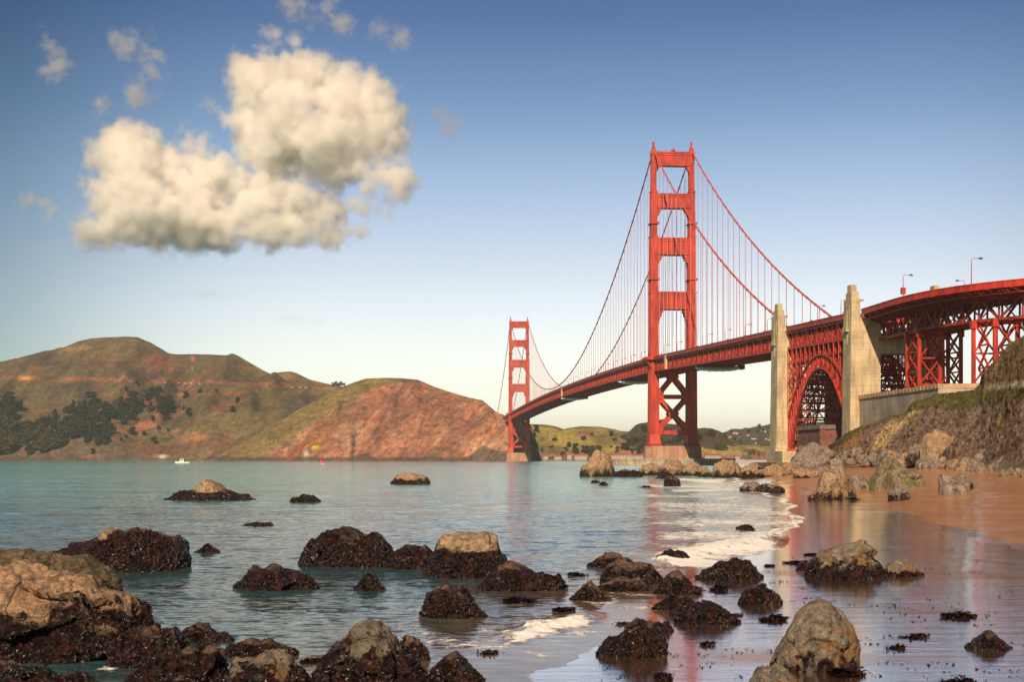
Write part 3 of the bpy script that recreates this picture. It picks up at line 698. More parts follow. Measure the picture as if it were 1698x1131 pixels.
# --- tower parts (local x = east, y = along the deck, z up), mesh data shared by both towers
def leg_mb(sx):
    m = MB(); c = sx*13.7
    tiers = [(22, 78, 6.2, 12.5, 5.7, 12), (78, 123.5, 5.5, 11, 5.2, 10.4), (123.5, 163.6, 5.0, 9.6, 4.8, 9.2), (163.6, 195.7, 4.1, 8.0, 3.9, 7.6), (195.7, 222, 3.2, 6.4, 3.0, 6.0)]
    for z0, z1, w0, l0, w1, l1 in tiers:
        m.frustum((c-w0/2, c+w0/2, -l0/2, l0/2), (c-w1/2, c+w1/2, -l1/2, l1/2), z0, z1)
        # stepped cells: vertical ribs on the broad and the narrow faces
        for k, off in enumerate((-.30, 0, .30)):
            for y in (-1, 1):
                yy = y*(l0/2); m.frustum((c+off*w0-w0*.11, c+off*w0+w0*.11, yy-.28, yy+.28), (c+off*w1-w1*.11, c+off*w1+w1*.11, y*l1/2-.28, y*l1/2+.28), z0+1, z1-1)
        for off in (-.32, 0, .32):
            for x in (-1, 1):
                m.frustum((c+x*w0/2-.25, c+x*w0/2+.25, off*l0-l0*.1, off*l0+l0*.1), (c+x*w1/2-.25, c+x*w1/2+.25, off*l1-l1*.1, off*l1+l1*.1), z0+1, z1-1)
        m.box(c-w1/2-.35, c+w1/2+.35, -l1/2-.35, l1/2+.35, z1-.9, z1+.15)
    for z in (132, 172):       # walkways round the leg
        w = 5.6 if z < 150 else 4.9; l = 10.2 if z < 150 else 9
        m.box(c-w/2-.8, c+w/2+.8, -l/2-.8, l/2+.8, z, z+.35)
        m.box(c-w/2-.8, c+w/2+.8, -l/2-.8, -l/2-.65, z+.35, z+1.3); m.box(c-w/2-.8, c+w/2+.8, l/2+.65, l/2+.8, z+.35, z+1.3)
    m.frustum((c-4.2, c+4.2, -8, 8), (c-3.4, c+3.4, -6.8, 6.8), 14, 22.2)
    m.box(c-4.6, c+4.6, -8.5, 8.5, 13.6, 15.2)
    return m
def strut_mb(z0, z1, w, thick, corner, ribs=11):
    m = MB(); x = 13.7-w/2+.3
    m.box(-x, x, -thick/2, thick/2, z0, z1)
    for y in (-1, 1):
        a, b_ = (y*thick/2-.35, y*thick/2+.35)
        m.box(-x, x, a, b_, z1-1.4, z1-.2); m.box(-x, x, a, b_, z0+.2, z0+1.4)
        for k in range(ribs):
            cx = -x+2.2+(2*x-4.4)*k/(ribs-1); m.box(cx-.38, cx+.38, a+.05*y, b_+.05*y, z0+2.1, z1-2.1)
            m.box(cx-.16, cx+.16, a+.14*y, b_+.14*y, z0+2.9, z1-2.9)
    m.box(-x, x, -thick/2-.6, thick/2+.6, z1, z1+.35)
    for y in (-1, 1): m.box(-x, x, y*(thick/2+.5)-.05, y*(thick/2+.5)+.05, z1+.35, z1+1.3)
    for sx in (-1, 1):          # stepped brackets in the corners of the opening below, small ones above
        st = [(0, 1.0, corner), (1.0, 2.0, corner*.72), (2.0, 3.0, corner*.46), (3.0, 3.8, corner*.22)] if corner > 6 else [(0, .9, corner), (.9, 1.8, corner*.66), (1.8, 2.6, corner*.3)]
        for a, b_, hgt in st:
            xa, xb = sorted((sx*(x-a), sx*(x-b_))); m.box(xa, xb, -thick/2+.3, thick/2-.3, z0-hgt, z0-.001)
        for a, b_, hgt in ((0, .8, 2.0), (.8, 1.7, .9)):
            xa, xb = sorted((sx*(x-a), sx*(x-b_))); m.box(xa, xb, -thick/2+.4, thick/2-.4, z1+.36, z1+.36+hgt)
    return m
def brace_mb(za, zb):
    m = MB(); x = 11.0; w = 2.9; zm = (za+zb)/2
    for yy in (-4.6, 4.6):
        m.beam((-x, yy, za), (x, yy, zb), 1.2, w, up=(0, 0, 1)); m.beam((-x, yy+.03, zb), (x, yy+.03, za), 1.16, w, up=(0, 0, 1))
        m.prism([(-4, zm), (-1.7, zm-2.9), (1.7, zm-2.9), (4, zm), (1.7, zm+2.9), (-1.7, zm+2.9)], yy-.66, yy+.70)
        for sx in (-1, 1):
            for z, s_ in ((za, 1), (zb, -1)):
                m.prism([(sx*11.2, z-3.2), (sx*9.0, z-3.2) if s_ > 0 else (sx*9.0, z+3.2), (sx*7.0, z+s_*2.4), (sx*11.2, z+s_*6.5)], yy-.64, yy+.66)
    return m
def hstrut_mb(z0, z1):
    m = MB()
    for yy in (-4.6, 4.6): m.box(-11.2, 11.2, yy-.72, yy+.76, z0, z1)
    return m
def saddle_mb():
    m = MB()
    for sx in (-1, 1):
        c = sx*13.7
        m.frustum((c-1.9, c+1.9, -3.6, 3.6), (c-1.4, c+1.4, -2.6, 2.6), 222, 224.6)
        m.frustum((c-1.5, c+1.5, -2.6, 2.6), (c-.7, c+.7, -.8, .8), 224.6, 228.2)
        m.frustum((c-.7, c+.7, -.7, .7), (c-.35, c+.35, -.35, .35), 228.2, 229.4)
        m.box(c-.75, c+.75, -.75, .75, 229.4, 231.2)
        for a in (-2.6, 2.6):
            m.box(c-2.6, c+2.6, a-.06, a+.06, 223.4, 223.6); m.box(c+a-.06, c+a+.06, -4, 4, 223.4, 223.6)
    return m
_sad = saddle_mb(); _sad.box(-13, 13, -.4, .4, 222.65, 223.0)
tparts = []
def tower(y0):
    t = _sad.build('tower', ORANGE, bridge, loc=(0, y0, 0))
    for sx in (-1, 1): leg_mb(sx).build('leg', ORANGE, t)
    for z0, z1, w, th, co, rb in ((213.6, 222.6, 3.0, 5.0, 4.6, 13), (183.4, 192.6, 3.9, 6.6, 6.6, 9), (150.0, 161.0, 4.8, 7.6, 7.6, 9), (111.0, 122.4, 5.2, 8.4, 10.5, 9)):
        strut_mb(z0, z1, w, th, co, rb).build('portal_strut', ORANGE, t)
    for za, zb in ((49.5, 76.5), (24.5, 48.8)): brace_mb(za, zb).build('cross_brace', ORANGE, t)
    for z0, z1 in ((47.4, 50.2), (21.8, 24.8)): hstrut_mb(z0, z1).build('strut', ORANGE, t)
    return t
t1 = tower(0)
def copy_tree(o, parent=None):
    c = o.copy(); C.objects.link(c); c.parent = parent
    for ch in list(o.children): copy_tree(ch, c)
    return c
t2 = copy_tree(t1, bridge); t2.location = (0, 1280, 0)
m = MB()                                         # beacon and mast on the top strut of the near tower
bm_ = bmesh.new(); bmesh.ops.create_uvsphere(bm_, u_segments=14, v_segments=10, radius=1.5)
m.add([(v.co.x+.6, v.co.y, v.co.z+225) for v in bm_.verts], [[v.index for v in f.verts] for f in bm_.faces]); bm_.free()
m.tube([(.6, 0, 222.9), (.6, 0, 224)], .8, 8); m.tube([(0.6, 0, 226), (.6, 0, 230.5)], .10, 6)
m.build('beacon', ORANGE, t1, smooth=False)

# --- piers and fender
def pier_mb():
    m = MB(); P = [(-20.5, -5), (-17, -9.5), (-9, -12), (9, -12), (17, -9.5), (20.5, -5), (20.5, 5), (17, 9.5), (9, 12), (-9, 12), (-17, 9.5), (-20.5, 5)]
    m.plan([(x*1.03, y*1.03) for x, y in P], -6, 1.2); m.plan(P, 1.2, 13.6, [(x*.97, y*.97) for x, y in P])
    for k in range(12):
        x = -16.5+k*3; m.box(x-.35, x+.35, -12.25 if abs(x) < 9.2 else -10.9, -11.6 if abs(x) < 9.2 else -9.6, 1.3, 13.2)
    for x in (-19, -13, -6, 0, 6, 13, 19): m.tube([(x, -8.5 if abs(x) > 15 else -11, 13.6), (x, -8.5 if abs(x) > 15 else -11, 14.8)], .1, 5)
    return m
p1_ = pier_mb().build('tower_pier', CONCP); p1_.location = (*BO, 0); p1_.rotation_euler.z = BA
tag(p1_, 'stained concrete pier under the near bridge tower', 'bridge pier', 'piers under the bridge towers')
w = B2W(0, 1280); p2_ = p1_.copy(); C.objects.link(p2_); p2_.location = tuple(w)
tag(p2_, 'small pale concrete pier under the far bridge tower beside the red cliff', 'bridge pier', 'piers under the bridge towers')
m = MB(); n = 56
for k in range(n):
    def el(a, q, r): return (q*math.cos(a), r*math.copysign(abs(math.sin(a))**.8, math.sin(a)))
    a0, a1 = 2*math.pi*k/n, 2*math.pi*(k+1)/n
    o0, o1, i0, i1 = el(a0, 45, 26), el(a1, 45, 26), el(a0, 42.5, 23.5), el(a1, 42.5, 23.5)
    V = [(*o0, -6), (*o1, -6), (*i1, -6), (*i0, -6), (*o0, 3.6), (*o1, 3.6), (*i1, 3.6), (*i0, 3.6)]
    m.add(V, [(4, 5, 6, 7), (0, 1, 5, 4), (2, 3, 7, 6)])
    o0, o1, i0, i1 = el(a0, 45.4, 26.4), el(a1, 45.4, 26.4), el(a0, 42.2, 23.2), el(a1, 42.2, 23.2)
    m.add([(*o0, 3.6), (*o1, 3.6), (*i1, 3.6), (*i0, 3.6), (*o0, 4.7), (*o1, 4.7), (*i1, 4.7), (*i0, 4.7)], [(3, 2, 1, 0), (4, 5, 6, 7), (0, 1, 5, 4), (2, 3, 7, 6)])
fe = m.build('pier_fender', concrete('fender_concrete', (.46, .35, .24)), loc=(*BO, 0)); fe.rotation_euler.z = BA
tag(fe, 'low oval concrete fender wall standing in the water around the near tower pier', 'pier fender')
# railings and a small crane on the near pier are part of it
m = MB()
for x in np.arange(-19, 20, 2.0): m.tube([(x, -9.2, 13.5), (x, -9.2, 15)], .07, 5)
m.beam((-19, -9.2, 15), (19, -9.2, 15), .12); m.beam((-19, -9.2, 14.3), (19, -9.2, 14.3), .1)
for x in (-2.5, 3.5): m.box(x-1.1, x+1.1, -8.2, -6.8, 13.55, 15.4)
m.build('railing', DARKM, p1_)

# --- deck
def deck_seg(name, s0, s1, parent, step=7.62, org=(0, 0), xo=lambda s: 0.):
    n = int(round((s1-s0)/step)); ss_ = np.linspace(s0, s1, n+1); road = MB(); rail = (MB(), MB()); fb = MB()
    for a, b_ in zip(ss_[:-1], ss_[1:]):
        for mbx, x0, x1, h0, h1 in ((road, -14.6, 14.6, -1.9, -1.35), (rail[0], -14.85, -14.55, -1.95, -.05), (rail[1], 14.55, 14.85, -1.95, -.05), (rail[0], -15.0, -14.45, -.35, 0), (rail[1], 14.45, 15.0, -.35, 0), (rail[0], -15.2, -14.5, -2.4, -1.9), (rail[1], 14.5, 15.2, -2.4, -1.9)):
            V = []
            for s, o in ((a, xo(a)), (b_, xo(b_))):
                z = zr(s); V += [(x0+o, s, z+h0), (x1+o, s, z+h0), (x1+o, s, z+h1), (x0+o, s, z+h1)]
            mbx.add(V, [(0, 1, 5, 4), (1, 2, 6, 5), (2, 3, 7, 6), (3, 0, 4, 7), (0, 3, 2, 1), (4, 5, 6, 7)])
        z = zr(a); o = xo(a)
        fb.box(-13.4+o, 13.4+o, a-.25, a+.25, z-4.2, z-1.92)
        for x in (-1, 1): fb.beam((x*14.9+o, a, z-2.1), (x*13.6+o, a, z-3.6), .35, .35)
    return road, rail, fb
def truss(mb, x, s0, s1, zt, zb, panel=7.62, w=.62, alt=True, xo=lambda s: 0., gus=True):
    n = int(round((s1-s0)/panel)); q = np.linspace(s0, s1, n+1)
    for k, (a, b_) in enumerate(zip(q[:-1], q[1:])):
        xa, xb = x+xo(a), x+xo(b_)
        mb.beam((xa, a, zt(a)), (xb, b_, zt(b_)), w*1.3, w*1.5); mb.beam((xa, a, zb(a)), (xb, b_, zb(b_)), w*1.3, w*1.6)
        mb.beam((xa, a, zb(a)), (xa, a, zt(a)), w*.9, w*1.0)
        if k % 2: mb.beam((xa, a, zt(a)), (xb, b_, zb(b_)), w, w*1.15)
        else: mb.beam((xa, a, zb(a)), (xb, b_, zt(b_)), w, w*1.15)
        if gus:
            if k % 2: mb.box(xa-w*.8, xa+w*.8, a-1.3, a+1.3, zt(a)-1.3, zt(a)+.5)
            else: mb.box(xa-w*.8, xa+w*.8, a-1.0, a+1.0, zb(a)-.5, zb(a)+1.1)
road, rail, fb = deck_seg('deck', -343, 1660, bridge)
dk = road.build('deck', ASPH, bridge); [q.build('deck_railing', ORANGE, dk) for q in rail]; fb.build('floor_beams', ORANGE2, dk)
ztp = lambda s: zr(s)-2.9
zbt = lambda s: zr(s)-10.2
for x in (-13.7, 13.7):
    m = MB(); truss(m, x, -343, 1660, ztp, zbt, 7.62, .75)
    # a second set of lighter members inside makes the dense W pattern seen from the beach
    n = 262; q = np.linspace(-343, 1660, n+1)
    for k in range(n):
        if q[k] > 900: break
        mid = (q[k]+q[k+1])/2
        m.beam((x*.985, q[k], ztp(q[k])), (x*.985, mid, zbt(mid)+.6), .5, .6); m.beam((x*.985, q[k+1], ztp(q[k+1])), (x*.985, mid, zbt(mid)+.6), .5, .6)
    m.build('stiffening_truss', ORANGE, dk)
m = MB(); n = 131; q = np.linspace(-343, 1660, n+1)
for a, b_ in zip(q[:-1], q[1:]):
    za, zb_ = zbt(a), zbt(b_)
    m.beam((-13.4, a, za), (13.4, a, za), .7, .9); mid = (a+b_)/2; m.beam((-13.4, mid, zbt(mid)), (13.4, mid, zbt(mid)), .5, .7)
    m.beam((-13.4, a, za-.04), (13.4, b_, zb_-.04), .5, .45); m.beam((13.4, a, za+.05), (-13.4, b_, zb_+.05), .5, .45)
    for x in (-7, 0, 7): m.beam((x, a, zr(a)-2.8), (x, b_, zr(b_)-2.8), .5, 1.6)
    for xx in (-11, -5, 5, 11): m.beam((xx, a, za+.02), (xx, b_, zb_+.02), 2.6, .25)
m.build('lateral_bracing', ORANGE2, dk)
# expansion housing on the truss next to the tower (pale panel) and the walkway round the tower
m = MB()
PANELM = plain('pale_panel', (.72, .40, .20), .6)
for s in (-52, 560): m = MB(); m.box(-15.3, -14.2, s-3, s+3, zr(s)-10.6, zr(s)-1.2); m.build('joint_panel', PANELM, dk)
for sx in (-1, 1):
    for y0 in (0, 1280):
        m = MB()
        x0, x1 = sorted((sx*14.5, sx*20.2)); m.box(x0, x1, y0-9, y0+9, zr(y0)-2.6, zr(y0)-1.9)
        for y in (-9, 9): m.box(x0, x1, y0+y-.1, y0+y+.1, zr(y0)-1.9, zr(y0)-.5)
        a = sorted((sx*20.1, sx*20.3)); m.box(a[0], a[1], y0-9, y0+9, zr(y0)-1.9, zr(y0)-.5)
        for y in (-7, 7): m.beam((sx*20, y0+y, zr(y0)-2.7), (sx*16.6, y0+y, zr(y0)-8), .5)
        m.build('tower_walkway', ORANGE, dk)

# --- main cables
def cable_z(s):
    if 0 <= s <= 1280: return 86.5+(ZT-86.5)*((s-640)/640)**2
    u = (-s if s < 0 else s-1280)/343.
    return ZT+(70.5-ZT)*u-4*12.5*u*(1-u)
SEG = [(-343, 0), (0, 1280), (1280, 1645)]
for x in (-13.7, 13.7):
    m = MB()
    for a, b_ in SEG:
        q = np.linspace(a, b_, max(24, int((b_-a)/12))); m.tube([(x, s, cable_z(s)) for s in q], .50, 8)
    k = -343+7
    while k < 1640:           # cable bands
        d = 1.0; m.tube([(x, k-d, cable_z(k-d)), (x, k+d, cable_z(k+d))], .68, 8); k += 15.24
    m.build('main_cable', CABLE, bridge)
rest = MB(); sus = []
for x in (-13.7, 13.7):
    s = -343+15.24
    while s < 1275:
        if abs(s) > 9 and s < 1270: sus.append((abs(s+200), x, s))
        s += 15.24
sus.sort(key=lambda q: q[0])
for i, (_, x, s) in enumerate(sus):
    m = MB() if i < 100 else rest
    for a in (-.28, .28):
        if i < 100: m.tube([(x, s+a, zr(s)-2.5), (x, s+a, cable_z(s)-.4)], .135, 6)
        else: m.beam((x, s+a, zr(s)-2.5), (x, s+a, cable_z(s)-.4), .22)
    if i < 100: m.build('suspender_rope', ROPE, bridge)
r_ = rest.build('suspender_ropes', ROPE, bridge); r_['kind'] = 'stuff'

# --- maintenance travellers slung under the deck
def traveller(s, side, label):
    z = zbt(s)-1.2; o = thing('maintenance_platform', label, 'work platform', tuple(B2W(side*2, s, z)), BA, 'sheeted work platforms slung under the deck')
    m = MB(); prof = [(-1.3, -.2), (-2.0, -1.2), (-2.3, -2.6), (-1.4, -3.2), (1.4, -3.2), (2.3, -2.6), (2.0, -1.2), (1.3, -.2)]
    n = 18; V = []
    for k in range(n+1):
        u = -1+2*k/n; e = math.sqrt(max(.05, 1-abs(u)**3.2)); w = .94+.06*math.sin(k*2.4)
        V += [(u*14.5, y*2.1*e*w, -.3+(zz+.3)*e*w*1.0) for y, zz in prof]
    F = [(k*8+j, k*8+(j+1) % 8, (k+1)*8+(j+1) % 8, (k+1)*8+j) for k in range(n) for j in range(8)]+[tuple(range(7, -1, -1)), tuple(n*8+j for j in range(8))]
    m.add(V, F); m.build('canopy', CANVAS, o, smooth=False)
    m = MB()
    for x in (-9, -3, 3, 9):
        for y in (-3, 3): m.tube([(x, y, -.6), (x, y, 1.6)], .15, 5)
    m.box(13.0, 16.0, -3.5, 3.5, -1.8, .9); m.box(-14.5, 14.5, -3.0, 3.0, -.22, .1)
    m.build('hanger_frame', DARKM, o)
traveller(-138, 1, 'pale sheeted work platform slung under the deck between near tower and concrete pylon')
traveller(150, -1, 'pale sheeted work platform slung under the deck just left of the near tower')
traveller(560, -1, 'small pale work platform slung under the deck at mid span')

# ------------------------------------------------------------------ concrete pylons
def pylon(name, s_near, s_far, label, ztop, low_z):
    """s_far > s_near; origin at the base between the shafts"""
    sc = (s_near+s_far)/2; L = (s_far-s_near); zd = zr(sc); o = thing(name, label, 'concrete pylon', tuple(B2W(0, sc, 0)), BA, 'concrete pylons beside the steel arch')
    for sx in (-1, 1):
        m = MB(); q = lambda a, b_: tuple(sorted((sx*a, sx*b_)))
        h = L/2
        # body below the deck with a slight batter
        a0 = q(7.0, 19.6); a1 = q(7.0, 18.8)
        m.frustum((*a0, -h, h), (*a1, -h*.94, h*.94), low_z, zd-3.4)
        for y in (-1, 1):       # raised flutes on the broad faces
            for c in (8.6, 13.0, 17.2):
                aa = q(c-.9, c+.9); m.frustum((*aa, y*h-.22, y*h+.22), (*aa, y*h*.94-.22, y*h*.94+.22), low_z+4, zd-5)
        # outer shaft rising above the deck, stepped back
        m.box(*q(15.15, 18.7), -h*.93, h*.93, zd-3.4, ztop-5.6)
        m.box(*q(15.3, 18.4), -h*.72, h*.62, ztop-5.6, ztop-3.0)
        m.box(*q(15.7, 18.1), -h*.40, h*.45, ztop-3.0, ztop)
        m.box(*q(15.15, 18.95), -h*.5, h*.5, zd-8, ztop-8.2)
        m.box(*q(18.9, 19.15), -h*.10, h*.10, zd-14, ztop-10)
        m.build('shaft', CONC, o)
    m = MB(); m.box(-7.2, 7.2, -h*.9, h*.9, zd-17.5, zd-11.2); m.box(-15.2, 15.2, -h*.86, h*.86, zd-11.2, zd-10.4)
    m.build('cap_beam', CONC, o)
    m = MB(); aa = (-19.0, -18.8)
    m.box(-19.9, -18.5, -2.2, 3.2, zd-8.6, zd-7.9); m.box(-19.9, -19.75, -2.2, 3.2, zd-7.9, zd-6.7)
    m.tube([(-15, -h*.93, ztop-6.6), (-15, -h*.93-2.2, ztop-6.6)], .25, 6); m.box(-15.4, -14.6, -h*.93-2.6, -h*.93-1.9, ztop-7.0, ztop-6.2)
    m.build('maintenance_ledge', CONC, o)
    return o
S1N, S1F, S2N, S2F = -355, -343, -464, -453.5
pylon('bridge_pylon', S1N, S1F, 'tall pale concrete pylon between the suspended deck and the steel arch', 77.8, 9.5)
pylon('bridge_pylon', S2N, S2F, 'broad pale concrete pylon right of the steel arch above the seawall', 73.6, -2)
# base blocks of the pylon in the water
m = MB(); c0 = (S1N+S1F)/2
m.box(-20.6, 20.6, c0-8, c0+16.0-8, 2.5, 9.4)
m.box(-21.4, 21.4, c0-23, c0-8.1, 2.6, 8.2)
b_ = m.build('foundation_block', CONC); b_.location = (*BO, 0); b_.rotation_euler.z = BA
tag(b_, 'concrete foundation block carrying the feet of the steel arch beside the pylon', 'foundation block')
m = MB()
for k in range(6):
    m.box(-27+k*.25, 24-k*.2, c0-30+k*.25, c0+16-k*.2, -3+k*1.0, -2.004+k*1.0)
b_ = m.build('stone_seawall', concrete('dark_seawall', (.20, .14, .10), stain=(.10, .07, .05))); b_.location = (*BO, 0); b_.rotation_euler.z = BA
tag(b_, 'dark coursed stone seawall platform around the foot of the tall pylon', 'seawall')

# ------------------------------------------------------------------ steel arch
arch = thing('steel_arch_span', 'orange steel truss arch carrying the deck between the two concrete pylons', 'arch span', tuple(B2W(0, S1N, 0)), BA)
LS = S1N-S2F    # 98.5 span, local y from 0 (pylon) to -LS
def za_out(u): return 50.0-(50.0-10.5)*abs(2*u-1)**2.15
def za_in(u): return 44.2-(44.2-9.0)*abs(2*(.5+(u-.5)*1.075)-1)**2.0
NP = 14
for x in (-13.7, -4.6, 4.6, 13.7):
    m = MB(); big = abs(x) > 10; w = .85 if big else .6
    us = np.linspace(0, 1, NP*2+1)
    O = [(x, -u*LS, max(10, za_out(u))+(0 if 0 < u < 1 else 0)) for u in us]
    # the outer chord stays a few metres above the inner one down to the springing
    I = [(x, -LS*min(max(.035+u*.93, 0), 1), max(8.6, 44.2-(44.2-8.6)*abs(2*u-1)**2.05)) for u in us]
    O = [(x, -u*LS, max(I[k][2]+3.2, 50.0-(50.0-24)*abs(2*u-1)**2.0)) for k, u in enumerate(us)]
    for P in (O, I):
        for a, c in zip(P[:-1], P[1:]): m.beam(a, c, w, w*1.25, up=(1, 0, 0))
    for k in range(len(us)):
        m.beam(O[k], I[k], w*.5, w*.55, up=(1, 0, 0))
        if k+1 < len(us):
            m.beam(O[k] if k % 2 else I[k], I[k+1] if k % 2 else O[k+1], w*.5, w*.55, up=(1, 0, 0))
    for e in (0, -1): m.beam(O[e], (x, O[e][1], 8.6), w, w*1.1, up=(1, 0, 0))
    m.box(x-1.5, x+1.5, -.035*LS-2.2, -.035*LS+1.8, 8.0, 9.2)
    m.build('arch_rib', ORANGE, arch)
    hm = MB()
    for k in range(0, NP*2+1, 2):
        y = O[k][1]; zt_ = zr(S1N+y)-10.2
        if zt_-O[k][2] > 1:
            ww = .42; m = MB()
            for dx, dy in ((-ww, 0), (ww, 0)): m.beam((x+dx, y+dy, O[k][2]-.5), (x+dx, y+dy, zt_), .34, .7, up=(0, 1, 0))
            h0 = O[k][2]; st = 2.2
            while h0+st < zt_:
                m.beam((x-ww, y, h0), (x+ww, y, h0+st), .16, .3, up=(0, 1, 0)); h0 += st
            m.build('spandrel_column', ORANGE, arch)
    # horizontal struts between columns
    for z in (20, 30, 40, 49):
        for k in range(0, NP*2, 2):
            a, c = O[k], O[k+2]
            if a[2] < z and c[2] < z: hm.beam((x, a[1], z), (x, c[1], z), .4, .45, up=(0, 0, 1))
            if a[2] < z-8 and c[2] < z: hm.beam((x, a[1], z-9), (x, c[1], z), .28, .3)
    hm.build('spandrel_bracing', ORANGE, arch)
m = MB()      # bracing between the ribs
for k in range(0, NP*2+1, 1):
    u = k/(NP*2); yI = -LS*(.035+u*.93); zI = max(8.6, 44.2-(44.2-8.6)*abs(2*u-1)**2.05); yO = -u*LS; zO = max(zI+3.2, 50.0-(50.0-24)*abs(2*u-1)**2.0)
    m.beam((-13.7, yI, zI), (13.7, yI, zI), .7, .8); m.beam((-13.7, yO, zO), (13.7, yO, zO), .6, .7)
    if k % 2 == 0 and k+2 <= NP*2:
        u2 = (k+2)/(NP*2); y2 = -LS*(.035+u2*.93); z2 = max(8.6, 44.2-(44.2-8.6)*abs(2*u2-1)**2.05)
        for xa, xb in ((-13.7, -4.6), (-4.6, 4.6), (4.6, 13.7)):
            m.beam((xa, yI, zI), (xb, y2, z2), .4); m.beam((xb, yI, zI), (xa, y2, z2), .4)
        for xa, xb in ((-13.7, -4.6), (4.6, 13.7)):
            m.beam((xa, yO, zO), (xb, yI, zI), .35); m.beam((xb, yO, zO), (xa, yI, zI), .35)
    if k % 2 == 0:
        zt_ = zr(S1N+yO)-10.4; z = 14
        while z < zt_-3:
            if z > zO:
                m.beam((-13.7, yO, z), (13.7, yO, z), .4)
                if k % 4 == 0:
                    for xa, xb in ((-13.7, -4.6), (-4.6, 4.6), (4.6, 13.7)):
                        m.beam((xa, yO, z), (xb, yO, min(zt_, z+9)), .32); m.beam((xb, yO, z), (xa, yO, min(zt_, z+9)), .32)
            z += 9
m.build('cross_bracing', ORANGE_SHADE, arch)  # shade inside the arch is put into the bracing colour
def local_deck(o, s_org, s0, s1, xo=lambda s: 0., trx=13.7, zt=2.9, zb=10.2, w=.75, dens=True, tm=ORANGE):
    road, rail, fb = deck_seg('d', s0, s1, None, xo=xo)
    for q in (road, *rail, fb): q.V = [(x, y-s_org, z) for x, y, z in q.V]
    d = road.build('deck', ASPH, o); [q.build('deck_railing', ORANGE, d) for q in rail]; fb.build('floor_beams', ORANGE2, d)
    for x in (-trx, trx):
        m = MB(); truss(m, x, s0, s1, lambda s: zr(s)-zt, lambda s: zr(s)-zb, 7.62, w, xo=xo)
        if dens:
            n = int(round((s1-s0)/7.62)); q = np.linspace(s0, s1, n+1)
            for k in range(n):
                mid = (q[k]+q[k+1])/2
                m.beam((x+xo(mid), q[k], zr(q[k])-zt), (x+xo(mid), mid, zr(mid)-zb), .4, .5); m.beam((x+xo(mid), q[k+1], zr(q[k+1])-zt), (x+xo(mid), mid, zr(mid)-zb), .4, .5)
        m.V = [(a, y-s_org, z) for a, y, z in m.V]; m.build('stiffening_truss', tm, d)
    m = MB(); n = int((s1-s0)/7.62); q = np.linspace(s0, s1, n+1)
    for a, b_ in zip(q[:-1], q[1:]):
        oa, ob = xo(a), xo(b_); za, zb_ = zr(a)-zb, zr(b_)-zb
        m.beam((-trx+oa, a-s_org, za), (trx+oa, a-s_org, za), .6, .8)
        m.beam((-trx+oa, a-s_org, za-.04), (trx+ob, b_-s_org, zb_-.04), .45, .4); m.beam((trx+oa, a-s_org, za+.05), (-trx+ob, b_-s_org, zb_+.05), .45, .4)
        m.beam((-trx+oa, a-s_org, za), (oa, a-s_org, za+zb-zt), .4); m.beam((trx+oa, a-s_org, za), (oa, a-s_org, za+zb-zt), .4)
        for x in (-9, -3, 3, 9): m.beam((x+oa, a-s_org, zr(a)-2.8), (x+ob, b_-s_org, zr(b_)-2.8), .6, 1.5)
    m.build('lateral_bracing', ORANGE2, d)
    return d
local_deck(arch, S1N, S2F, S1N)

# ------------------------------------------------------------------ approach viaduct
def vx(s):
    t = -s-485
    return 0. if t < 0 else 4.6e-5*min(t, 110)**3+(0 if t < 110 else 1.67*(t-110))      # curves east (+x) further south
via = thing('approach_viaduct', 'dark steel truss viaduct with bright orange railing curving in from the right edge', 'viaduct', tuple(B2W(0, S2N, 0)), BA)
VS0 = -610
local_deck(via, S2N, VS0, S2N, xo=vx, trx=7.2, zt=4.4, zb=11.9, w=.62, dens=False, tm=ORANGE_SHADE)  # truss colour carries the shade of the overhanging deck
m = MB()       # overhanging brackets under the footway and service pipe
for s in np.arange(S2N-4, VS0, -7.62):
    for sx in (-1, 1): m.beam((sx*15+vx(s), s-S2N, zr(s)-2.2), (sx*7.8+vx(s), s-S2N, zr(s)-4.8), .4, .9)
q = np.linspace(VS0, S2N, 24)
m.tube([(-13+vx(s), s-S2N, zr(s)-4.0) for s in q], .3, 6)
for s in np.arange(S2N-2, VS0, -2.54):
    for sx in (-1, 1):
        o = vx(s); y = s-S2N; z = zr(s)
        m.add([(sx*14.4+o, y-.12, z-2.42), (sx*14.4+o, y-.12, z-3.2), (sx*7.6+o, y-.12, z-6.2), (sx*7.6+o, y-.12, z-2.42), (sx*14.4+o, y+.12, z-2.42), (sx*14.4+o, y+.12, z-3.2), (sx*7.6+o, y+.12, z-6.2), (sx*7.6+o, y+.12, z-2.42)],
              [(0, 1, 2, 3), (7, 6, 5, 4), (0, 4, 5, 1), (1, 5, 6, 2), (2, 6, 7, 3), (3, 7, 4, 0)])
m.build('footway_brackets', ORANGE_SHADE, via)  # brackets share the darkened orange, under-deck shade in their colour
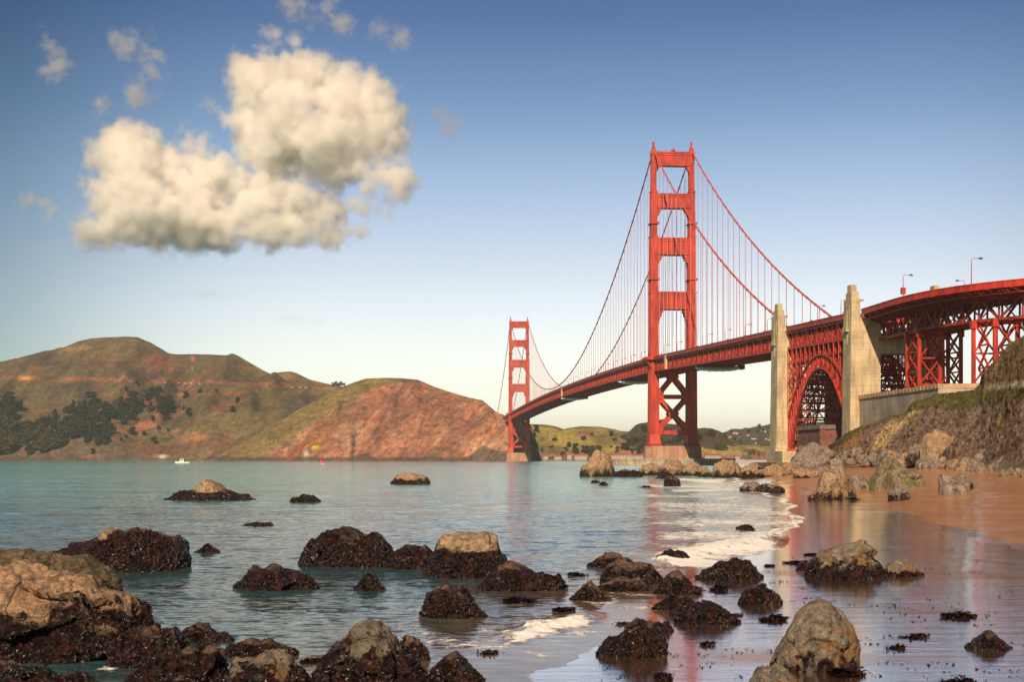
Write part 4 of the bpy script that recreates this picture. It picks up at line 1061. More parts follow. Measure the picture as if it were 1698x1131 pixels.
def bent(sc, half, zb, label_z):
    z1 = zr(sc)-12.5
    for x in (-7.8, 0, 7.8):
        m = MB()
        for y in (sc-half, sc+half):
            for dx in (-.45, .45): m.beam((x+dx+vx(y), y-S2N, zb), (x+dx+vx(y), y-S2N, z1), .36, .95, up=(0, 1, 0))
            m.box(x+vx(y)-.5, x+vx(y)+.5, y-S2N-.3, y-S2N+.3, zb, z1)
            m.box(x+vx(y)-1.0, x+vx(y)+1.0, y-S2N-.9, y-S2N+.9, z1-2.0, z1+.8)
        n = 4; zs = np.linspace(zb, z1, n+1); o = vx(sc)
        for a, c in zip(zs[:-1], zs[1:]):
            m.beam((x+o, sc-half-S2N, a), (x+o, sc+half-S2N, c), .5, .6, up=(1, 0, 0)); m.beam((x+o, sc+half-S2N, a), (x+o, sc-half-S2N, c), .5, .6, up=(1, 0, 0))
            m.beam((x+o, sc-half-S2N, c), (x+o, sc+half-S2N, c), .5, .6, up=(1, 0, 0))
        m.build('bent_frame', ORANGE, via)
    zs = np.linspace(zb, z1, 4)
    for y in (sc-half, sc+half):
        o = vx(y); h = MB()
        for xa, xb in ((-7.8, 0), (0, 7.8)):
            for a, c in zip(zs[:-1], zs[1:]):
                h.beam((xa+o, y-S2N, a), (xb+o, y-S2N, c), .5, .6, up=(0, 1, 0)); h.beam((xb+o, y-S2N, a), (xa+o, y-S2N, c), .5, .6, up=(0, 1, 0))
        for c in zs[1:]: h.beam((-7.8+o, y-S2N, c), (7.8+o, y-S2N, c), .6, .7, up=(0, 1, 0))
        h.build('bent_bracing', ORANGE2, via)
bent(-501, 5.6, 22, 0)
bent(-543.5, 4.2, 20, 0)
bent(-580, 4.2, 20, 0)

# ------------------------------------------------------------------ seawall beside the pylon
A = np.array([pt(1418, 661, 572)[0], 572.]); Bc = np.array([pt(1556, 640, 478)[0], 478.]); Cc = np.array([pt(1628, 640, 476)[0], 476.])
m = MB()
def wall(m, P, Q, z0, z1a, z1b, th, nrm):
    P, Q = np.array(P), np.array(Q); n = np.array(nrm)*th
    V = [(*P, z0), (*Q, z0), (*(Q+n), z0), (*(P+n), z0), (*P, z1a), (*Q, z1b), (*(Q+n), z1b), (*(P+n), z1a)]
    m.add(V, [(3, 2, 1, 0), (4, 5, 6, 7), (0, 1, 5, 4), (1, 2, 6, 5), (2, 3, 7, 6), (3, 0, 4, 7)])
ztopw = 28.2
wall(m, A, Bc, 4, ztopw, ztopw, 2, (.96, .05)); wall(m, Bc+np.array((.003, .003)), Cc, 14, ztopw-.003, ztopw-.003, 2, (.0, 1))
D = Bc-A; Ln = np.linalg.norm(D); D /= Ln
for k in (1, 4, 7):
    p = A+D*(Ln*(k+.5)/9); wall(m, p-D*.08-np.array((.05, 0)), p+D*.08-np.array((.05, 0)), 4, ztopw-.3, ztopw-.3, .1, (.96, .05))
sw = m.build('concrete_retaining_wall', CONCW)
tag(sw, 'weathered concrete retaining wall with parapet above the cliff beside the broad pylon', 'retaining wall')
m = MB(); wall(m, A-np.array((.35, 0)), Bc-np.array((.35, .35)), ztopw+.003, ztopw+1.5, ztopw+1.5, 1.6, (.96, .05)); wall(m, Bc+np.array((1.3, -.35)), Cc+np.array((0, -.35)), ztopw+.004, ztopw+1.5, ztopw+1.5, 1.5, (0, 1))
for k in range(26):
    p = A+D*(Ln*(k+.5)/26); wall(m, p-D*.12-np.array((.5, 0)), p+D*.12-np.array((.5, 0)), ztopw+.01, ztopw+1.45, ztopw+1.45, .3, (.96, .05))
m.build('parapet', concrete('parapet_concrete', (.56, .36, .20), stain=(.36, .2, .1)), sw)

# ------------------------------------------------------------------ brick fort behind the arch
def brick(name):
    m, t, b = nodes(name); br = t.nodes.new('ShaderNodeTexBrick'); mp = coords(t, (1, 1, 1))
    sx = t.nodes.new('ShaderNodeSeparateXYZ'); t.links.new(mp, sx.inputs[0]); cb = t.nodes.new('ShaderNodeCombineXYZ')
    t.links.new(math_(t, 'ADD', sx.outputs[0], sx.outputs[1]), cb.inputs[0]); t.links.new(sx.outputs[2], cb.inputs[1]); t.links.new(cb.outputs[0], br.inputs[0])
    br.inputs['Color1'].default_value = (.20, .055, .03, 1); br.inputs['Color2'].default_value = (.14, .04, .024, 1); br.inputs['Mortar'].default_value = (.30, .2, .14, 1)
    br.inputs['Scale'].default_value = 1.4; n = noise(t, mp, .4, 5)
    t.links.new(mixc(t, .7, br.outputs[0], ramp(t, [(.35, (.45,)*3), (.65, (1.1,)*3)], n).outputs[0], 'MULTIPLY'), b.inputs['Base Color']); b.inputs['Roughness'].default_value = .9
    return m
BRICKM = brick('fort_brick')
fx = pt(1357, 0, 618)[0]
ft = thing('brick_fort', 'old red brick fort with pale coping seen through the steel arch', 'fort', (fx+22, 640, 0), BA)
m = MB(); m.box(-22, 22, -18, 18, -1, 17.6); m.box(-22.4, -20.4, -18.4, -16.6, -1, 17.5); m.box(20.4, 22.4, -18.4, -16.6, -1, 17.5); m.build('wall', BRICKM, ft)
m = MB(); m.box(-22.6, 22.6, -18.6, 18.6, 17.604, 19.4); m.build('coping', concrete('dark_coping', (.26, .19, .14), stain=(.13, .09, .07)), ft)  # coping in a darker concrete tone
for zc in (5.5, 11.8):
    for k in range(6):
        x = -15+k*6; m = MB(); m.box(x-.7, x+.7, -18.08, -17.6, zc, zc+2.2); m.box(x-1.0, x+1.0, -18.12, -18.0, zc-.4, zc-.05); m.build('window', GLASS, ft)
    for k in range(5):
        y = -13+k*6.5; m = MB(); m.box(-22.08, -21.6, y-.7, y+.7, zc, zc+2.2); m.build('window', GLASS, ft)

# ------------------------------------------------------------------ street lamps on the bridge
def lamp_parts(t, h=7.6, arm=2.4, double=False):
    m = MB(); m.tube([(0, 0, 0), (0, 0, h*.9)], [.19, .12], 6); m.box(-.35, .35, -.35, .35, 0, 1.2); m.build('pole', ORANGE, t)
    m = MB(); m.tube([(0, 0, h*.88), (.15, 0, h*.96), (.7, 0, h), (arm, 0, h+.05)], .10, 6); m.build('arm', ORANGE, t)
    m = MB(); m.frustum((arm-.2, arm+1.0, -.38, .38), (arm-.05, arm+.8, -.2, .2), h-.28, h+.3); m.build('lamp_head', DARKM, t)
l0 = thing('street_lamp', 'x', 'street lamp', (0, 0, 0)); lamp_parts(l0); first = True
def put_lamp(x, s, label, group, turn=0, z=None, scale=1):
    global first
    o = l0 if first else copy_tree(l0); first = False
    o.location = tuple(B2W(x, s, (zr(s)-1.4) if z is None else z)); o.rotation_euler = (0, 0, BA+turn); o.scale = (scale,)*3
    tag(o, label, 'street lamp', group)
WEST = 'small orange street lamp in the row along the near railing of the suspended deck'
EAST = 'small orange street lamp in the row along the far side of the suspended deck'
for k in range(26):
    s = -318+45.7*k
    if s < 1210 and abs(s) > 12:
        put_lamp(-14.2, s, WEST, 'street lamps along the near side of the suspended deck', 0)
        put_lamp(14.2, s+12, EAST, 'street lamps along the far side of the suspended deck', math.pi)
for i, (s, x) in enumerate(((-378, 14.2), (-403, -14.2), (-436, -14.2))):
    put_lamp(x, s, ('orange street lamp above the arch nearest the tall narrow pylon', 'orange street lamp above the crown of the steel arch', 'orange street lamp with white box on the deck just left of the broad pylon')[i], 'street lamps above the steel arch', 0 if x < 0 else math.pi)
l1 = thing('street_lamp', 'tall orange street lamp with red box standing on the curving viaduct railing', 'street lamp', tuple(B2W(-14.4+vx(-508), -508, zr(-508)-1.4)), BA, 'tall street lamps on the viaduct'); lamp_parts(l1, 9.2, 2.6)
m = MB(); m.box(-.8, .8, -.6, .6, 2.2, 4.6); m.build('control_box', ORANGE, l1)
l2 = copy_tree(l1); l2.location = tuple(B2W(-14.4+vx(-546), -546, zr(-546)-1.4)); tag(l2, 'tallest orange street lamp at the right end of the viaduct', 'street lamp', 'tall street lamps on the viaduct')
l2.scale = (1.1,)*3
for c in list(l2.children):
    if c.name.startswith('control'): bpy.data.objects.remove(c)
l3 = copy_tree(l2); l3.location = tuple(B2W(13.5+vx(-497), -497, zr(-497)-1.4)); l3.rotation_euler.z = BA+math.pi; l3.scale = (.95,)*3
tag(l3, 'shorter street lamp on the far side of the viaduct with its arm pointing left', 'street lamp', 'tall street lamps on the viaduct')
# ------------------------------------------------------------------ rocks
_ico = {}
def ico(l):
    if l not in _ico:
        b = bmesh.new(); bmesh.ops.create_icosphere(b, subdivisions=l, radius=1)
        _ico[l] = (np.array([v.co for v in b.verts]), np.array([[v.index for v in f.verts] for f in b.faces])); b.free()
    return _ico[l]
def rock_mat(name, lo, hi, crust=(.20, .10, .04), crust_amt=.0, weedc=((.004, .0022, .002), (.030, .010, .007)), red=(.095, .028, .018), scale=1.):
    m, t, b = nodes(name); co = coords(t, (scale,)*3); W_ = attr(t, 'weed').outputs['Fac']
    big = noise(t, co, .8, 6, .65); n = noise(t, co, 3.2, 8, .72); fi = noise(t, co, 17, 5, .7)
    v = t.nodes.new('ShaderNodeTexVoronoi'); v.feature = 'DISTANCE_TO_EDGE'; v.inputs['Scale'].default_value = .75
    t.links.new(mixc(t, .22, co, noise(t, co, 1.6, 5)), v.inputs[0])
    crack = ramp(t, [(0, (0,)*3), (.035, (1,)*3)], v.outputs[0]).outputs[0]
    c = ramp(t, [(.36, lo), (.56, hi)], n).outputs[0]
    c = mixc(t, .75, c, ramp(t, [(.3, (.55,)*3), (.65, (1.15,)*3)], big).outputs[0], 'MULTIPLY')
    c = mixc(t, .6, c, ramp(t, [(.38, (.35,)*3), (.58, (1.15,)*3)], fi).outputs[0], 'MULTIPLY')
    c = mixc(t, .38, c, crack, 'MULTIPLY')
    if crust_amt:
        cf = ramp(t, [(.50, (0,)*3), (.56, (crust_amt,)*3)], noise(t, co, 1.1, 7, .7)).outputs[0]
        c = mixc(t, cf, c, mixc(t, fi, tuple(x*.4 for x in crust), crust))
    # weed and mussels
    wn = noise(t, co, 2.4, 6, .7); wv = t.nodes.new('ShaderNodeTexVoronoi'); wv.inputs['Scale'].default_value = 7; t.links.new(co, wv.inputs[0])
    wc = ramp(t, [(.40, weedc[0]), (.62, weedc[1])], math_(t, 'ADD', math_(t, 'MULTIPLY', fi, .5), math_(t, 'MULTIPLY', n, .5))).outputs[0]
    wc = mixc(t, ramp(t, [(.50, (0,)*3), (.60, (.95,)*3)], wn).outputs[0], wc, mixc(t, fi, tuple(x*.15 for x in red), red))
    th = math_(t, 'ADD', W_, math_(t, 'MULTIPLY', math_(t, 'SUBTRACT', n, .5), 2.0))
    f = ramp(t, [(.44, (0,)*3), (.56, (1,)*3)], th).outputs[0]
    t.links.new(mixc(t, f, c, wc), b.inputs['Base Color'])
    t.links.new(mixc(t, f, (.8,)*3, ramp(t, [(.35, (.22,)*3), (.75, (.5,)*3)], wv.outputs[1]).outputs[0]), b.inputs['Roughness'])
    b.inputs['Specular IOR Level'].default_value = .5
    h1 = math_(t, 'ADD', math_(t, 'MULTIPLY', n, .5), math_(t, 'MULTIPLY', crack, .18))
    hw = math_(t, 'ADD', math_(t, 'MULTIPLY', wv.outputs[0], .9), math_(t, 'MULTIPLY', fi, .4))
    hh = mixc(t, f, math_(t, 'ADD', h1, math_(t, 'MULTIPLY', fi, .14)), hw)
    bump(t, b, hh, 1.0, .30)
    return m
RM = {
 'weed': rock_mat('weedy_rock', (.045, .024, .016), (.20, .105, .062)),
 'cap': rock_mat('pale_capped_rock', (.14, .085, .05), (.48, .32, .18)),
 'tan': rock_mat('tan_rock', (.17, .10, .055), (.42, .27, .15)),
 'pale': rock_mat('pale_bare_rock', (.15, .085, .05), (.50, .30, .165), scale=1.3),  # bare pale tan rock
 'brown': rock_mat('mossy_brown_rock', (.045, .032, .016), (.20, .135, .066), crust=(.07, .052, .015), crust_amt=.8, scale=1.6),
 'gray': rock_mat('gray_boulder', (.095, .075, .052), (.28, .22, .15), crust=(.28, .13, .035), crust_amt=.85),
 'slate': rock_mat('slate_rock', (.10, .075, .058), (.29, .22, .165), scale=.5),
 'moss': rock_mat('mossy_rock', (.10, .080, .045), (.26, .205, .11), crust=(.12, .11, .035), crust_amt=.7, scale=.5),
}
def weedmat():
    m, t, b = nodes('seaweed'); co = coords(t); n = noise(t, co, 1.6, 4, .6); n2 = noise(t, co, 12, 2)
    c = ramp(t, [(.48, (.005, .0022, .002)), (.66, (.045, .013, .008))], n).outputs[0]
    t.links.new(mixc(t, .8, c, ramp(t, [(.35, (.3,)*3), (.7, (1.3,)*3)], n2).outputs[0], 'MULTIPLY'), b.inputs['Base Color'])
    b.inputs['Roughness'].default_value = .42; return m
WEEDM = weedmat()
def interp_prof(P, u):
    P = sorted(P); return np.interp(u, [a for a, _ in P], [b for _, b in P])
DOME = [(-1, .15), (-.85, .45), (-.55, .8), (-.2, .97), (.1, 1), (.45, .85), (.8, .5), (1, .15)]
PEAK = [(-1, .1), (-.6, .42), (-.25, .85), (-.02, 1), (.2, .82), (.6, .4), (1, .1)]
LOW = [(-1, .1), (-.75, .5), (-.4, .75), (-.1, 1), (.2, .8), (.5, .9), (.8, .5), (1, .1)]
LUMP = [(-1, .2), (-.8, .6), (-.55, .75), (-.3, 1), (0, .85), (.25, .95), (.5, .7), (.75, .6), (1, .2)]
BLOCK = [(-1, .55), (-.9, .8), (-.5, .95), (0, 1), (.5, .93), (.85, .75), (1, .5)]
def weed_fringe(o, V, Fc, w, n, size, rng):
    """many small fronds standing off the weedy skin: one part"""
    a, b_, c = V[Fc[:, 0]], V[Fc[:, 1]], V[Fc[:, 2]]
    nrm = np.cross(b_-a, c-a); ar = np.linalg.norm(nrm, axis=1)+1e-12; nn = nrm/ar[:, None]
    p = ar*np.clip(w[Fc].mean(1)-.45, 0, 1)*(a[:, 2] > -.02); p /= p.sum()
    k = rng.choice(len(Fc), n, p=p); r1, r2 = rng.rand(n), rng.rand(n); fl = r1+r2 > 1; r1[fl], r2[fl] = 1-r1[fl], 1-r2[fl]
    base = a[k]+(b_[k]-a[k])*r1[:, None]+(c[k]-a[k])*r2[:, None]; N_ = nn[k]
    d = N_*.7+rng.normal(size=(n, 3))*.55; d[:, 2] -= .15; d /= np.linalg.norm(d, axis=1)[:, None]
    s = rng.normal(size=(n, 3)); s -= d*(s*d).sum(1)[:, None]; s /= np.linalg.norm(s, axis=1)[:, None]
    L = size*(.35+.9*rng.rand(n)**2)[:, None]; wd = L*.26
    base = base-N_*.3*size
    bend = base+d*L*.6+N_*0; tip = base+d*L*1.0; tip[:, 2] -= L[:, 0]*.25
    VV = np.stack([base-s*wd*.5, base+s*wd*.5, bend+s*wd, tip, bend-s*wd], 1).reshape(-1, 3)
    i = np.arange(n)*5; F = [(int(q), int(q)+1, int(q)+2, int(q)+3, int(q)+4) for q in i]
    mkmesh('seaweed', VV, F, WEEDM, o)
ROCKS = []
def rock(x0, x1, yt, yb, kind, label, prof=DOME, weed=.5, cat='rock', group=None, depth=None, lvl=None, rough=1., fr=True, name='rock', hdk=.75, pn_=1., pale=None, tufts=True, seed=None, d=None):
    """weed: fraction of the height covered by weed (0 none, 1 all)"""
    sd = seed if seed is not None else int(x0*7+yb*13) % 9973
    rng = np.random.RandomState(sd)
    if pale and kind == 'weed': kind = 'cap'
    d0, z0 = ground((x0+x1)/2, yb) if d is None else (d, EYE+(HZ-yb)/FPX*d)
    hw0 = (x1-x0)/2/FPX*d0; hd = hw0*hdk if depth is None else depth
    dc = d0+hd*.6; hw = (x1-x0)/2/FPX*dc; cx = ((x0+x1)/2-CX)/FPX*dc
    zt = EYE+(HZ-yt)/FPX*dc; zb = z0-.03*hw; H = zt-zb
    if lvl is None:
        w = (x1-x0)*.603; lvl = 4 if w < 14 else 5 if w < 60 else 6 if w < 170 else 7
    U, Fc = ico(lvl)
    u = U[:, 0]; P = interp_prof(prof, u)*(1+pn_*.10*pn(np.stack([u*5+sd, u*0+.5, u*0+.3], 1), 61)+pn_*.05*pn(np.stack([u*13+sd, u*0+.5, u*0+.3], 1), 62))
    q = np.sqrt(np.maximum(1-u*u, 1e-4)); g = np.clip(U[:, 2]/q, -1, 1)
    sgn = np.where(g >= 0, np.abs(g)**.72, -np.abs(g)*.35)
    yy = U[:, 1]
    yy = np.sign(yy)*np.abs(yy)**.85
    x = u*hw; y = yy*hd*(.55+.45*P); z = sgn*P*H
    # the side profile also leans and varies
    y = y+.18*hd*pn(np.stack([u*1.3, g*1.2, np.full_like(u, sd*.37)], 1), 5)
    V = np.stack([x, y, z], 1); S_ = min(hw, H*1.4)
    nr = U/np.array([hw, hd, H]); nr /= np.linalg.norm(nr, axis=1)[:, None]
    bare = kind != 'weed'
    o3 = rng.rand(3)*50
    # planar facets
    K = 46; cs = rng.normal(size=(K, 3)); cs /= np.linalg.norm(cs, axis=1)[:, None]
    Uw = U+.06*np.stack([pn(U*2.2+o3, 1), pn(U*2.2+o3, 2), pn(U*2.2+o3, 3)], 1)
    dist = ((Uw[:, None, :]-cs[None])**2).sum(2) if len(U) < 50000 else np.stack([((Uw-c)**2).sum(1) for c in cs], 1)
    kk = dist.argmin(1); tilt = rng.normal(size=(K, 3))*.42; off0 = rng.normal(size=K)*.035
    fac = (tilt[kk]*(U-cs[kk])).sum(1)+off0[kk]
    a = {'weed': .9, 'cap': .9, 'tan': 1., 'pale': 1., 'gray': 1.1, 'slate': 1.2, 'moss': 1., 'brown': 1.}[kind]*rough
    disp = a*fac*.62+.10*fbm(U*2.0+o3, 3, 11)+.08*a*(fbm(U*3.6+o3, 5, 15, True)-.45)-.05*a*ss(.05, 0, np.abs(pn(U*2.7+o3*1.7, 19)+.5*pn(U*6+o3, 20)))
    zz = np.clip(V[:, 2]/H, 0, 1)
    lo = fbm(U*2.6+o3, 3, 25)
    wm = np.clip(.5+(weed-zz+lo*.55)*1.5, 0, 1) if 0 < weed < 1 else np.full(len(U), float(weed))
    if pale: # (centre u, half width, from height) bare patch
        pm = np.exp(-((u-pale[0])/pale[1])**4)*ss(pale[2]-.12, pale[2]+.05, zz+.15*lo); wm = wm*(1-pm)
    px_m = dc/FPX/.603
    fq = 1.0/max(.22, 3*px_m); pw = (V+o3)
    f1 = fbm(pw*fq, 3, 31); f2 = fbm(pw*fq*3.1, 2, 35) if lvl >= 6 else 0
    disp = disp*S_+(wm*np.clip(.085*(f1*1.6+f2*.8), -1, 1)+(1-wm)*.045*f1)*max(1, px_m/.05)*1.3*min(1, S_)
    V = V+nr*disp[:, None]*np.array([.55, 1, .55])
    if rng is not None:
        V[:, 2] = np.maximum(V[:, 2], -.35*H-.2)
    empty = False
    o = mkmesh(name, V, Fc, RM[kind], smooth=True, attrs={'weed': wm}, loc=(cx, dc, zb))
    tag(o, label, cat, group); ROCKS.append(o)
    if tufts and weed > .3 and (x1-x0) > 38 and dc < 130:
        n = int(min(5000, 22*(x1-x0)*(yb-yt)/40+400)); weed_fringe(o, V, Fc, wm, n, max(.06, 1.5*px_m), rng)
    return o
GF = 'dark weed covered rocks in the shallows'
# far left islets
rock(273, 421, 798, 830, 'weed', 'long low islet with a pale sunlit crown, farthest left in the water', [(-1, .1), (-.8, .3), (-.6, .55), (-.35, .5), (-.15, .82), (.02, 1), (.2, .88), (.4, .55), (.7, .4), (1, .12)], .62, pale=(.05, .32, .5))
rock(480, 533, 820, 833.5, 'weed', 'small flat dark rock alone right of the pale crowned islet', LOW, 1)
rock(649, 714, 786, 803.5, 'pale', 'small pale topped islet in the middle of the strait', [(-1, .3), (-.7, .8), (-.2, 1), (.4, .9), (.75, .75), (1, .3)], .45)
rock(401, 456, 866, 873.5, 'weed', 'thin flat weed covered reef barely breaking the surface', LOW, 1)
rock(980, 996, 796, 801.5, 'weed', 'left one of two tiny dark rocks awash near the sea stack', DOME, 1)
rock(993, 1009, 799, 805.5, 'weed', 'right one of two tiny dark rocks awash near the sea stack', DOME, 1)
# sea stack and the rock row in front of the tower pier
rock(961, 1019, 746.5, 789.5, 'pale', 'tall pale sea stack at the left end of the rock row', [(-1, .12), (-.8, .38), (-.5, .55), (-.25, .82), (.0, .97), (.12, 1), (.35, .86), (.6, .82), (.8, .6), (1, .15)], .2, d=390)
rock(1010, 1066, 778.5, 790.5, 'weed', 'low dark weed covered reef joining the sea stack to the tan rocks', LOW, .9, d=385)
rock(1058, 1102, 768, 787, 'tan', 'low tan boulder left of the tallest boulder before the tower pier', DOME, .25, d=420)
rock(1094, 1140, 761, 788, 'tan', 'broad tan boulder directly before the tower pier', LUMP, .25, d=415)
rock(1128, 1166, 768, 788, 'tan', 'tan boulder right of the broad one before the tower pier', DOME, .25, d=412)
rock(1154, 1175, 773, 787, 'tan', 'small round tan boulder in the gap before the fender wall', DOME, .2, d=420)
rock(1158, 1186, 775.5, 791.5, 'tan', 'small tan boulder leaning on the big squarish one', PEAK, .35, d=380)
rock(1182, 1228, 763, 793, 'tan', 'big squarish brown boulder right of the tower pier', BLOCK, .3, d=370)
rock(1087, 1120, 778, 795, 'weed', 'dark weedy rock at the waterline below the broad tan boulder', PEAK, .9, d=350)
rock(1222, 1268, 772, 793, 'tan', 'jagged brown boulder between the squarish one and the stone seawall', LUMP, .35, d=370)
rock(1262, 1306, 771, 791, 'tan', 'tan boulder in front of the stone seawall', DOME, .1, d=380)
rock(1290, 1322, 768, 786, 'tan', 'rounded tan boulder touching the big gray outcrop', DOME, .1, d=400)
rock(1240, 1262, 767, 776, 'tan', 'tiny brown rock behind the jagged boulder row', DOME, .1, d=430)
rock(1101, 1128, 790.5, 807.5, 'weed', 'dark stump shaped rock standing in the foam below the rock row', BLOCK, .8)
rock(1225, 1270, 799, 815.5, 'slate', 'left half of the low gray rock pair at the edge of the wet sand', DOME, .35)
rock(1250, 1301, 803, 816.5, 'slate', 'right darker half of the low rock pair at the edge of the wet sand', LOW, .75)
rock(1220, 1252, 870.5, 879.5, 'weed', 'flat dark rock surrounded by white surf', [(-1, .5), (-.5, .8), (.3, 1), (.7, .7), (1, .1)], 1)
rock(1084, 1142, 911, 931, 'weed', 'dark rock awash under the breaking wave', LOW, 1)
# left group
rock(62, 316, 877, 946, 'weed', 'long dark weed covered rock with one pale spot on top, behind the big left boulder', [(-1, .15), (-.9, .45), (-.65, .55), (-.45, .62), (-.25, .82), (-.05, 1), (.1, .9), (.3, .97), (.55, .93), (.8, .8), (.92, .5), (1, .2)], .97, pale=(-.05, .07, .86))
rock(320, 369, 903, 918.5, 'weed', 'small dark rock right of the long weedy one', PEAK, 1)
rock(-110, 202, 912, 985, 'brown', 'mossy brown rock just behind the big pale boulder at left', [(-1, .2), (-.6, .8), (-.3, .95), (0, 1), (.25, .93), (.6, .85), (.85, .6), (1, .2)], .30, rough=.6, hdk=.4)
rock(-190, 265, 937, 1096, 'pale', 'huge boulder with pale bare top and dark weedy base at the left edge', [(-1, .6), (-.4, .95), (-.15, 1), (-.05, .95), (.02, 1), (.25, .9), (.50, .82), (.56, .70), (.65, .73), (.78, .62), (.88, .40), (.96, .25), (1, .1)], .52, rough=.8, hdk=.45)
rock(185, 314, 1041, 1108, 'weed', 'dark ridged rock at the right foot of the huge pale boulder', BLOCK, .95)
rock(298, 388, 1033, 1066, 'weed', 'small ragged weedy rock right of the huge pale boulder', [(-1, .3), (-.7, .8), (-.3, 1), (0, .8), (.3, .45), (.7, .4), (1, .1)], .85)
rock(208, 382, 1069, 1145, 'weed', 'low dark rock with pinkish rim at the bottom left', [(-1, .25), (-.6, .55), (-.2, .8), (.2, .9), (.6, 1), (.85, .8), (1, .2)], .85)
rock(-60, 112, 1098, 1160, 'weed', 'dark wet rock cut off by the bottom left corner', LOW, .95, hdk=.5)
rock(96, 166, 1112, 1150, 'weed', 'small wet rock at the bottom edge, second from the left corner', LUMP, .95)
rock(368, 494, 1061, 1092, 'weed', 'flat weedy rock with reddish face behind the mottled boulder', LUMP, .85)
rock(374, 520, 1078, 1150, 'gray', 'mottled gray boulder with dark weed cap at the bottom', [(-1, .3), (-.8, .7), (-.4, .8), (-.1, .95), (.1, 1), (.4, .8), (.75, .45), (1, .1)], .62)
rock(250, 330, 1120, 1160, 'weed', 'dark wet rock at the bottom edge below the pinkish rimmed one', LUMP, .95)
# middle group
rock(493, 656, 875.5, 941, 'weed', 'large rounded weedy boulder, left end of the middle reef', [(-1, .12), (-.85, .4), (-.6, .75), (-.35, .92), (0, 1), (.25, .95), (.6, .8), (.85, .65), (1, .3)], .92)
rock(636, 745, 903, 944, 'weed', 'low weedy saddle rock between the two large middle boulders', LUMP, .9)
rock(701, 848, 882.5, 957, 'weed', 'large dark boulder with a broad cream cap in the middle reef', [(-1, .15), (-.75, .4), (-.6, .8), (-.45, .95), (0, 1), (.45, .98), (.66, .93), (.72, .62), (.9, .35), (1, .1)], .74, pale=(.12, .58, .66), rough=.55, pn_=.3)
rock(793, 937, 934, 980, 'weed', 'low reddish weedy rock, right end of the middle reef', [(-1, .2), (-.7, .7), (-.35, 1), (.0, .92), (.4, .6), (.8, .35), (1, .1)], .85)
rock(392, 529, 938, 979, 'weed', 'low dark island rock left of the little pyramid', [(-1, .12), (-.8, .5), (-.55, .95), (-.4, .8), (-.1, 1), (.3, .8), (.7, .5), (1, .2)], .97)
rock(586, 640, 946, 980, 'weed', 'little weedy pyramid rock alone in the middle', PEAK, .9)
rock(700, 806, 971, 1026, 'weed', 'knobbly weedy boulder with two humps in mid foreground', [(-1, .25), (-.85, .75), (-.5, .93), (-.2, .97), (.0, .85), (.15, 1), (.4, .8), (.7, .35), (1, .12)], .85)
rock(516, 712, 1031, 1150, 'gray', 'largest foreground boulder with dark weed and bare tan patches, bottom centre', [(-1, .15), (-.8, .45), (-.5, .72), (-.25, .88), (.0, 1), (.2, .95), (.36, .8), (.5, .6), (.75, .45), (1, .2)], .66)
rock(650, 712, 1056, 1098, 'weed', 'reddish knob behind the largest foreground boulder', DOME, .85)
rock(688, 812, 1083, 1150, 'weed', 'dark pointed rock right of the largest foreground boulder', [(-1, .2), (-.5, .6), (-.1, .95), (.1, 1), (.5, .65), (1, .08)], .9)
# right middle group
rock(979, 1050, 917.5, 943, 'weed', 'light brown topped rock at the back of the shallows group', DOME, .55)
rock(996, 1098, 932, 970, 'weed', 'broad dark topped rock in the centre of the shallows group', [(-1, .2), (-.7, .75), (-.4, 1), (0, .92), (.35, 1), (.7, .75), (1, .2)], .72)
rock(986, 1082, 957, 981, 'weed', 'low brown ledge in front of the broad dark topped rock', LOW, .6)
rock(1084, 1164, 944, 987, 'weed', 'craggy rock right of the broad dark topped one', PEAK, .68)
rock(945, 1014, 965, 997, 'weed', 'brown weedy rock at the left front of the shallows group', PEAK, .7)
rock(1153, 1263, 925, 962, 'weed', 'flat weed draped rock below the breaking wave', [(-1, .1), (-.5, .5), (-.1, .8), (.3, 1), (.6, .85), (1, .2)], 1)
rock(1081, 1156, 984, 1013, 'weed', 'double humped weedy rock left of the bushy one', [(-1, .15), (-.5, .6), (-.1, 1), (.2, .6), (.5, .85), (.8, .6), (1, .2)], 1)
rock(1118, 1218, 999, 1035, 'weed', 'bushy seaweed covered rock on the wet sand', DOME, 1)
rock(990, 1104, 1029, 1090, 'weed', 'tall dark seaweed covered rock standing in a sandy pool', [(-1, .12), (-.7, .35), (-.35, .5), (-.1, .85), (.2, 1), (.5, .95), (.8, .7), (1, .3)], .86)
rock(1070, 1118, 1030, 1048, 'weed', 'ragged weed shelf behind the tall dark rock', LOW, 1)
rock(1224, 1298, 972, 1003, 'weed', 'round bushy seaweed mound on the wet sand', DOME, 1)
# right foreground boulders
rock(1320, 1350, 930, 948, 'weed', 'small weedy stone at the left foot of the mottled boulder', DOME, 1)
rock(1334, 1470, 902.5, 959, 'gray', 'mottled gray boulder half covered in dark weed on the mirror wet sand', [(-1, .12), (-.8, .45), (-.5, .8), (-.2, .85), (.2, 1), (.5, .92), (.8, .5), (1, .15)], .50)
rock(1456, 1531, 930, 957.5, 'gray', 'low gray stone touching the right side of the mottled boulder', [(-1, .2), (-.5, .75), (-.1, 1), (.3, .85), (.7, .5), (1, .15)], .35)
rock(1277, 1424, 997, 1113, 'gray', 'big upright gray boulder with orange crust in the right foreground', [(-1, .10), (-.85, .33), (-.6, .60), (-.35, .82), (-.05, .97), (.15, 1), (.4, .96), (.62, .84), (.82, .66), (.95, .4), (1, .2)], .10, rough=.5, pn_=.3)
rock(1236, 1330, 1103, 1160, 'gray', 'rounded gray boulder cut by the bottom edge', DOME, .05)
rock(1600, 1678, 1046.5, 1077.5, 'weed', 'small dark pyramid rock at the right edge', PEAK, .8)
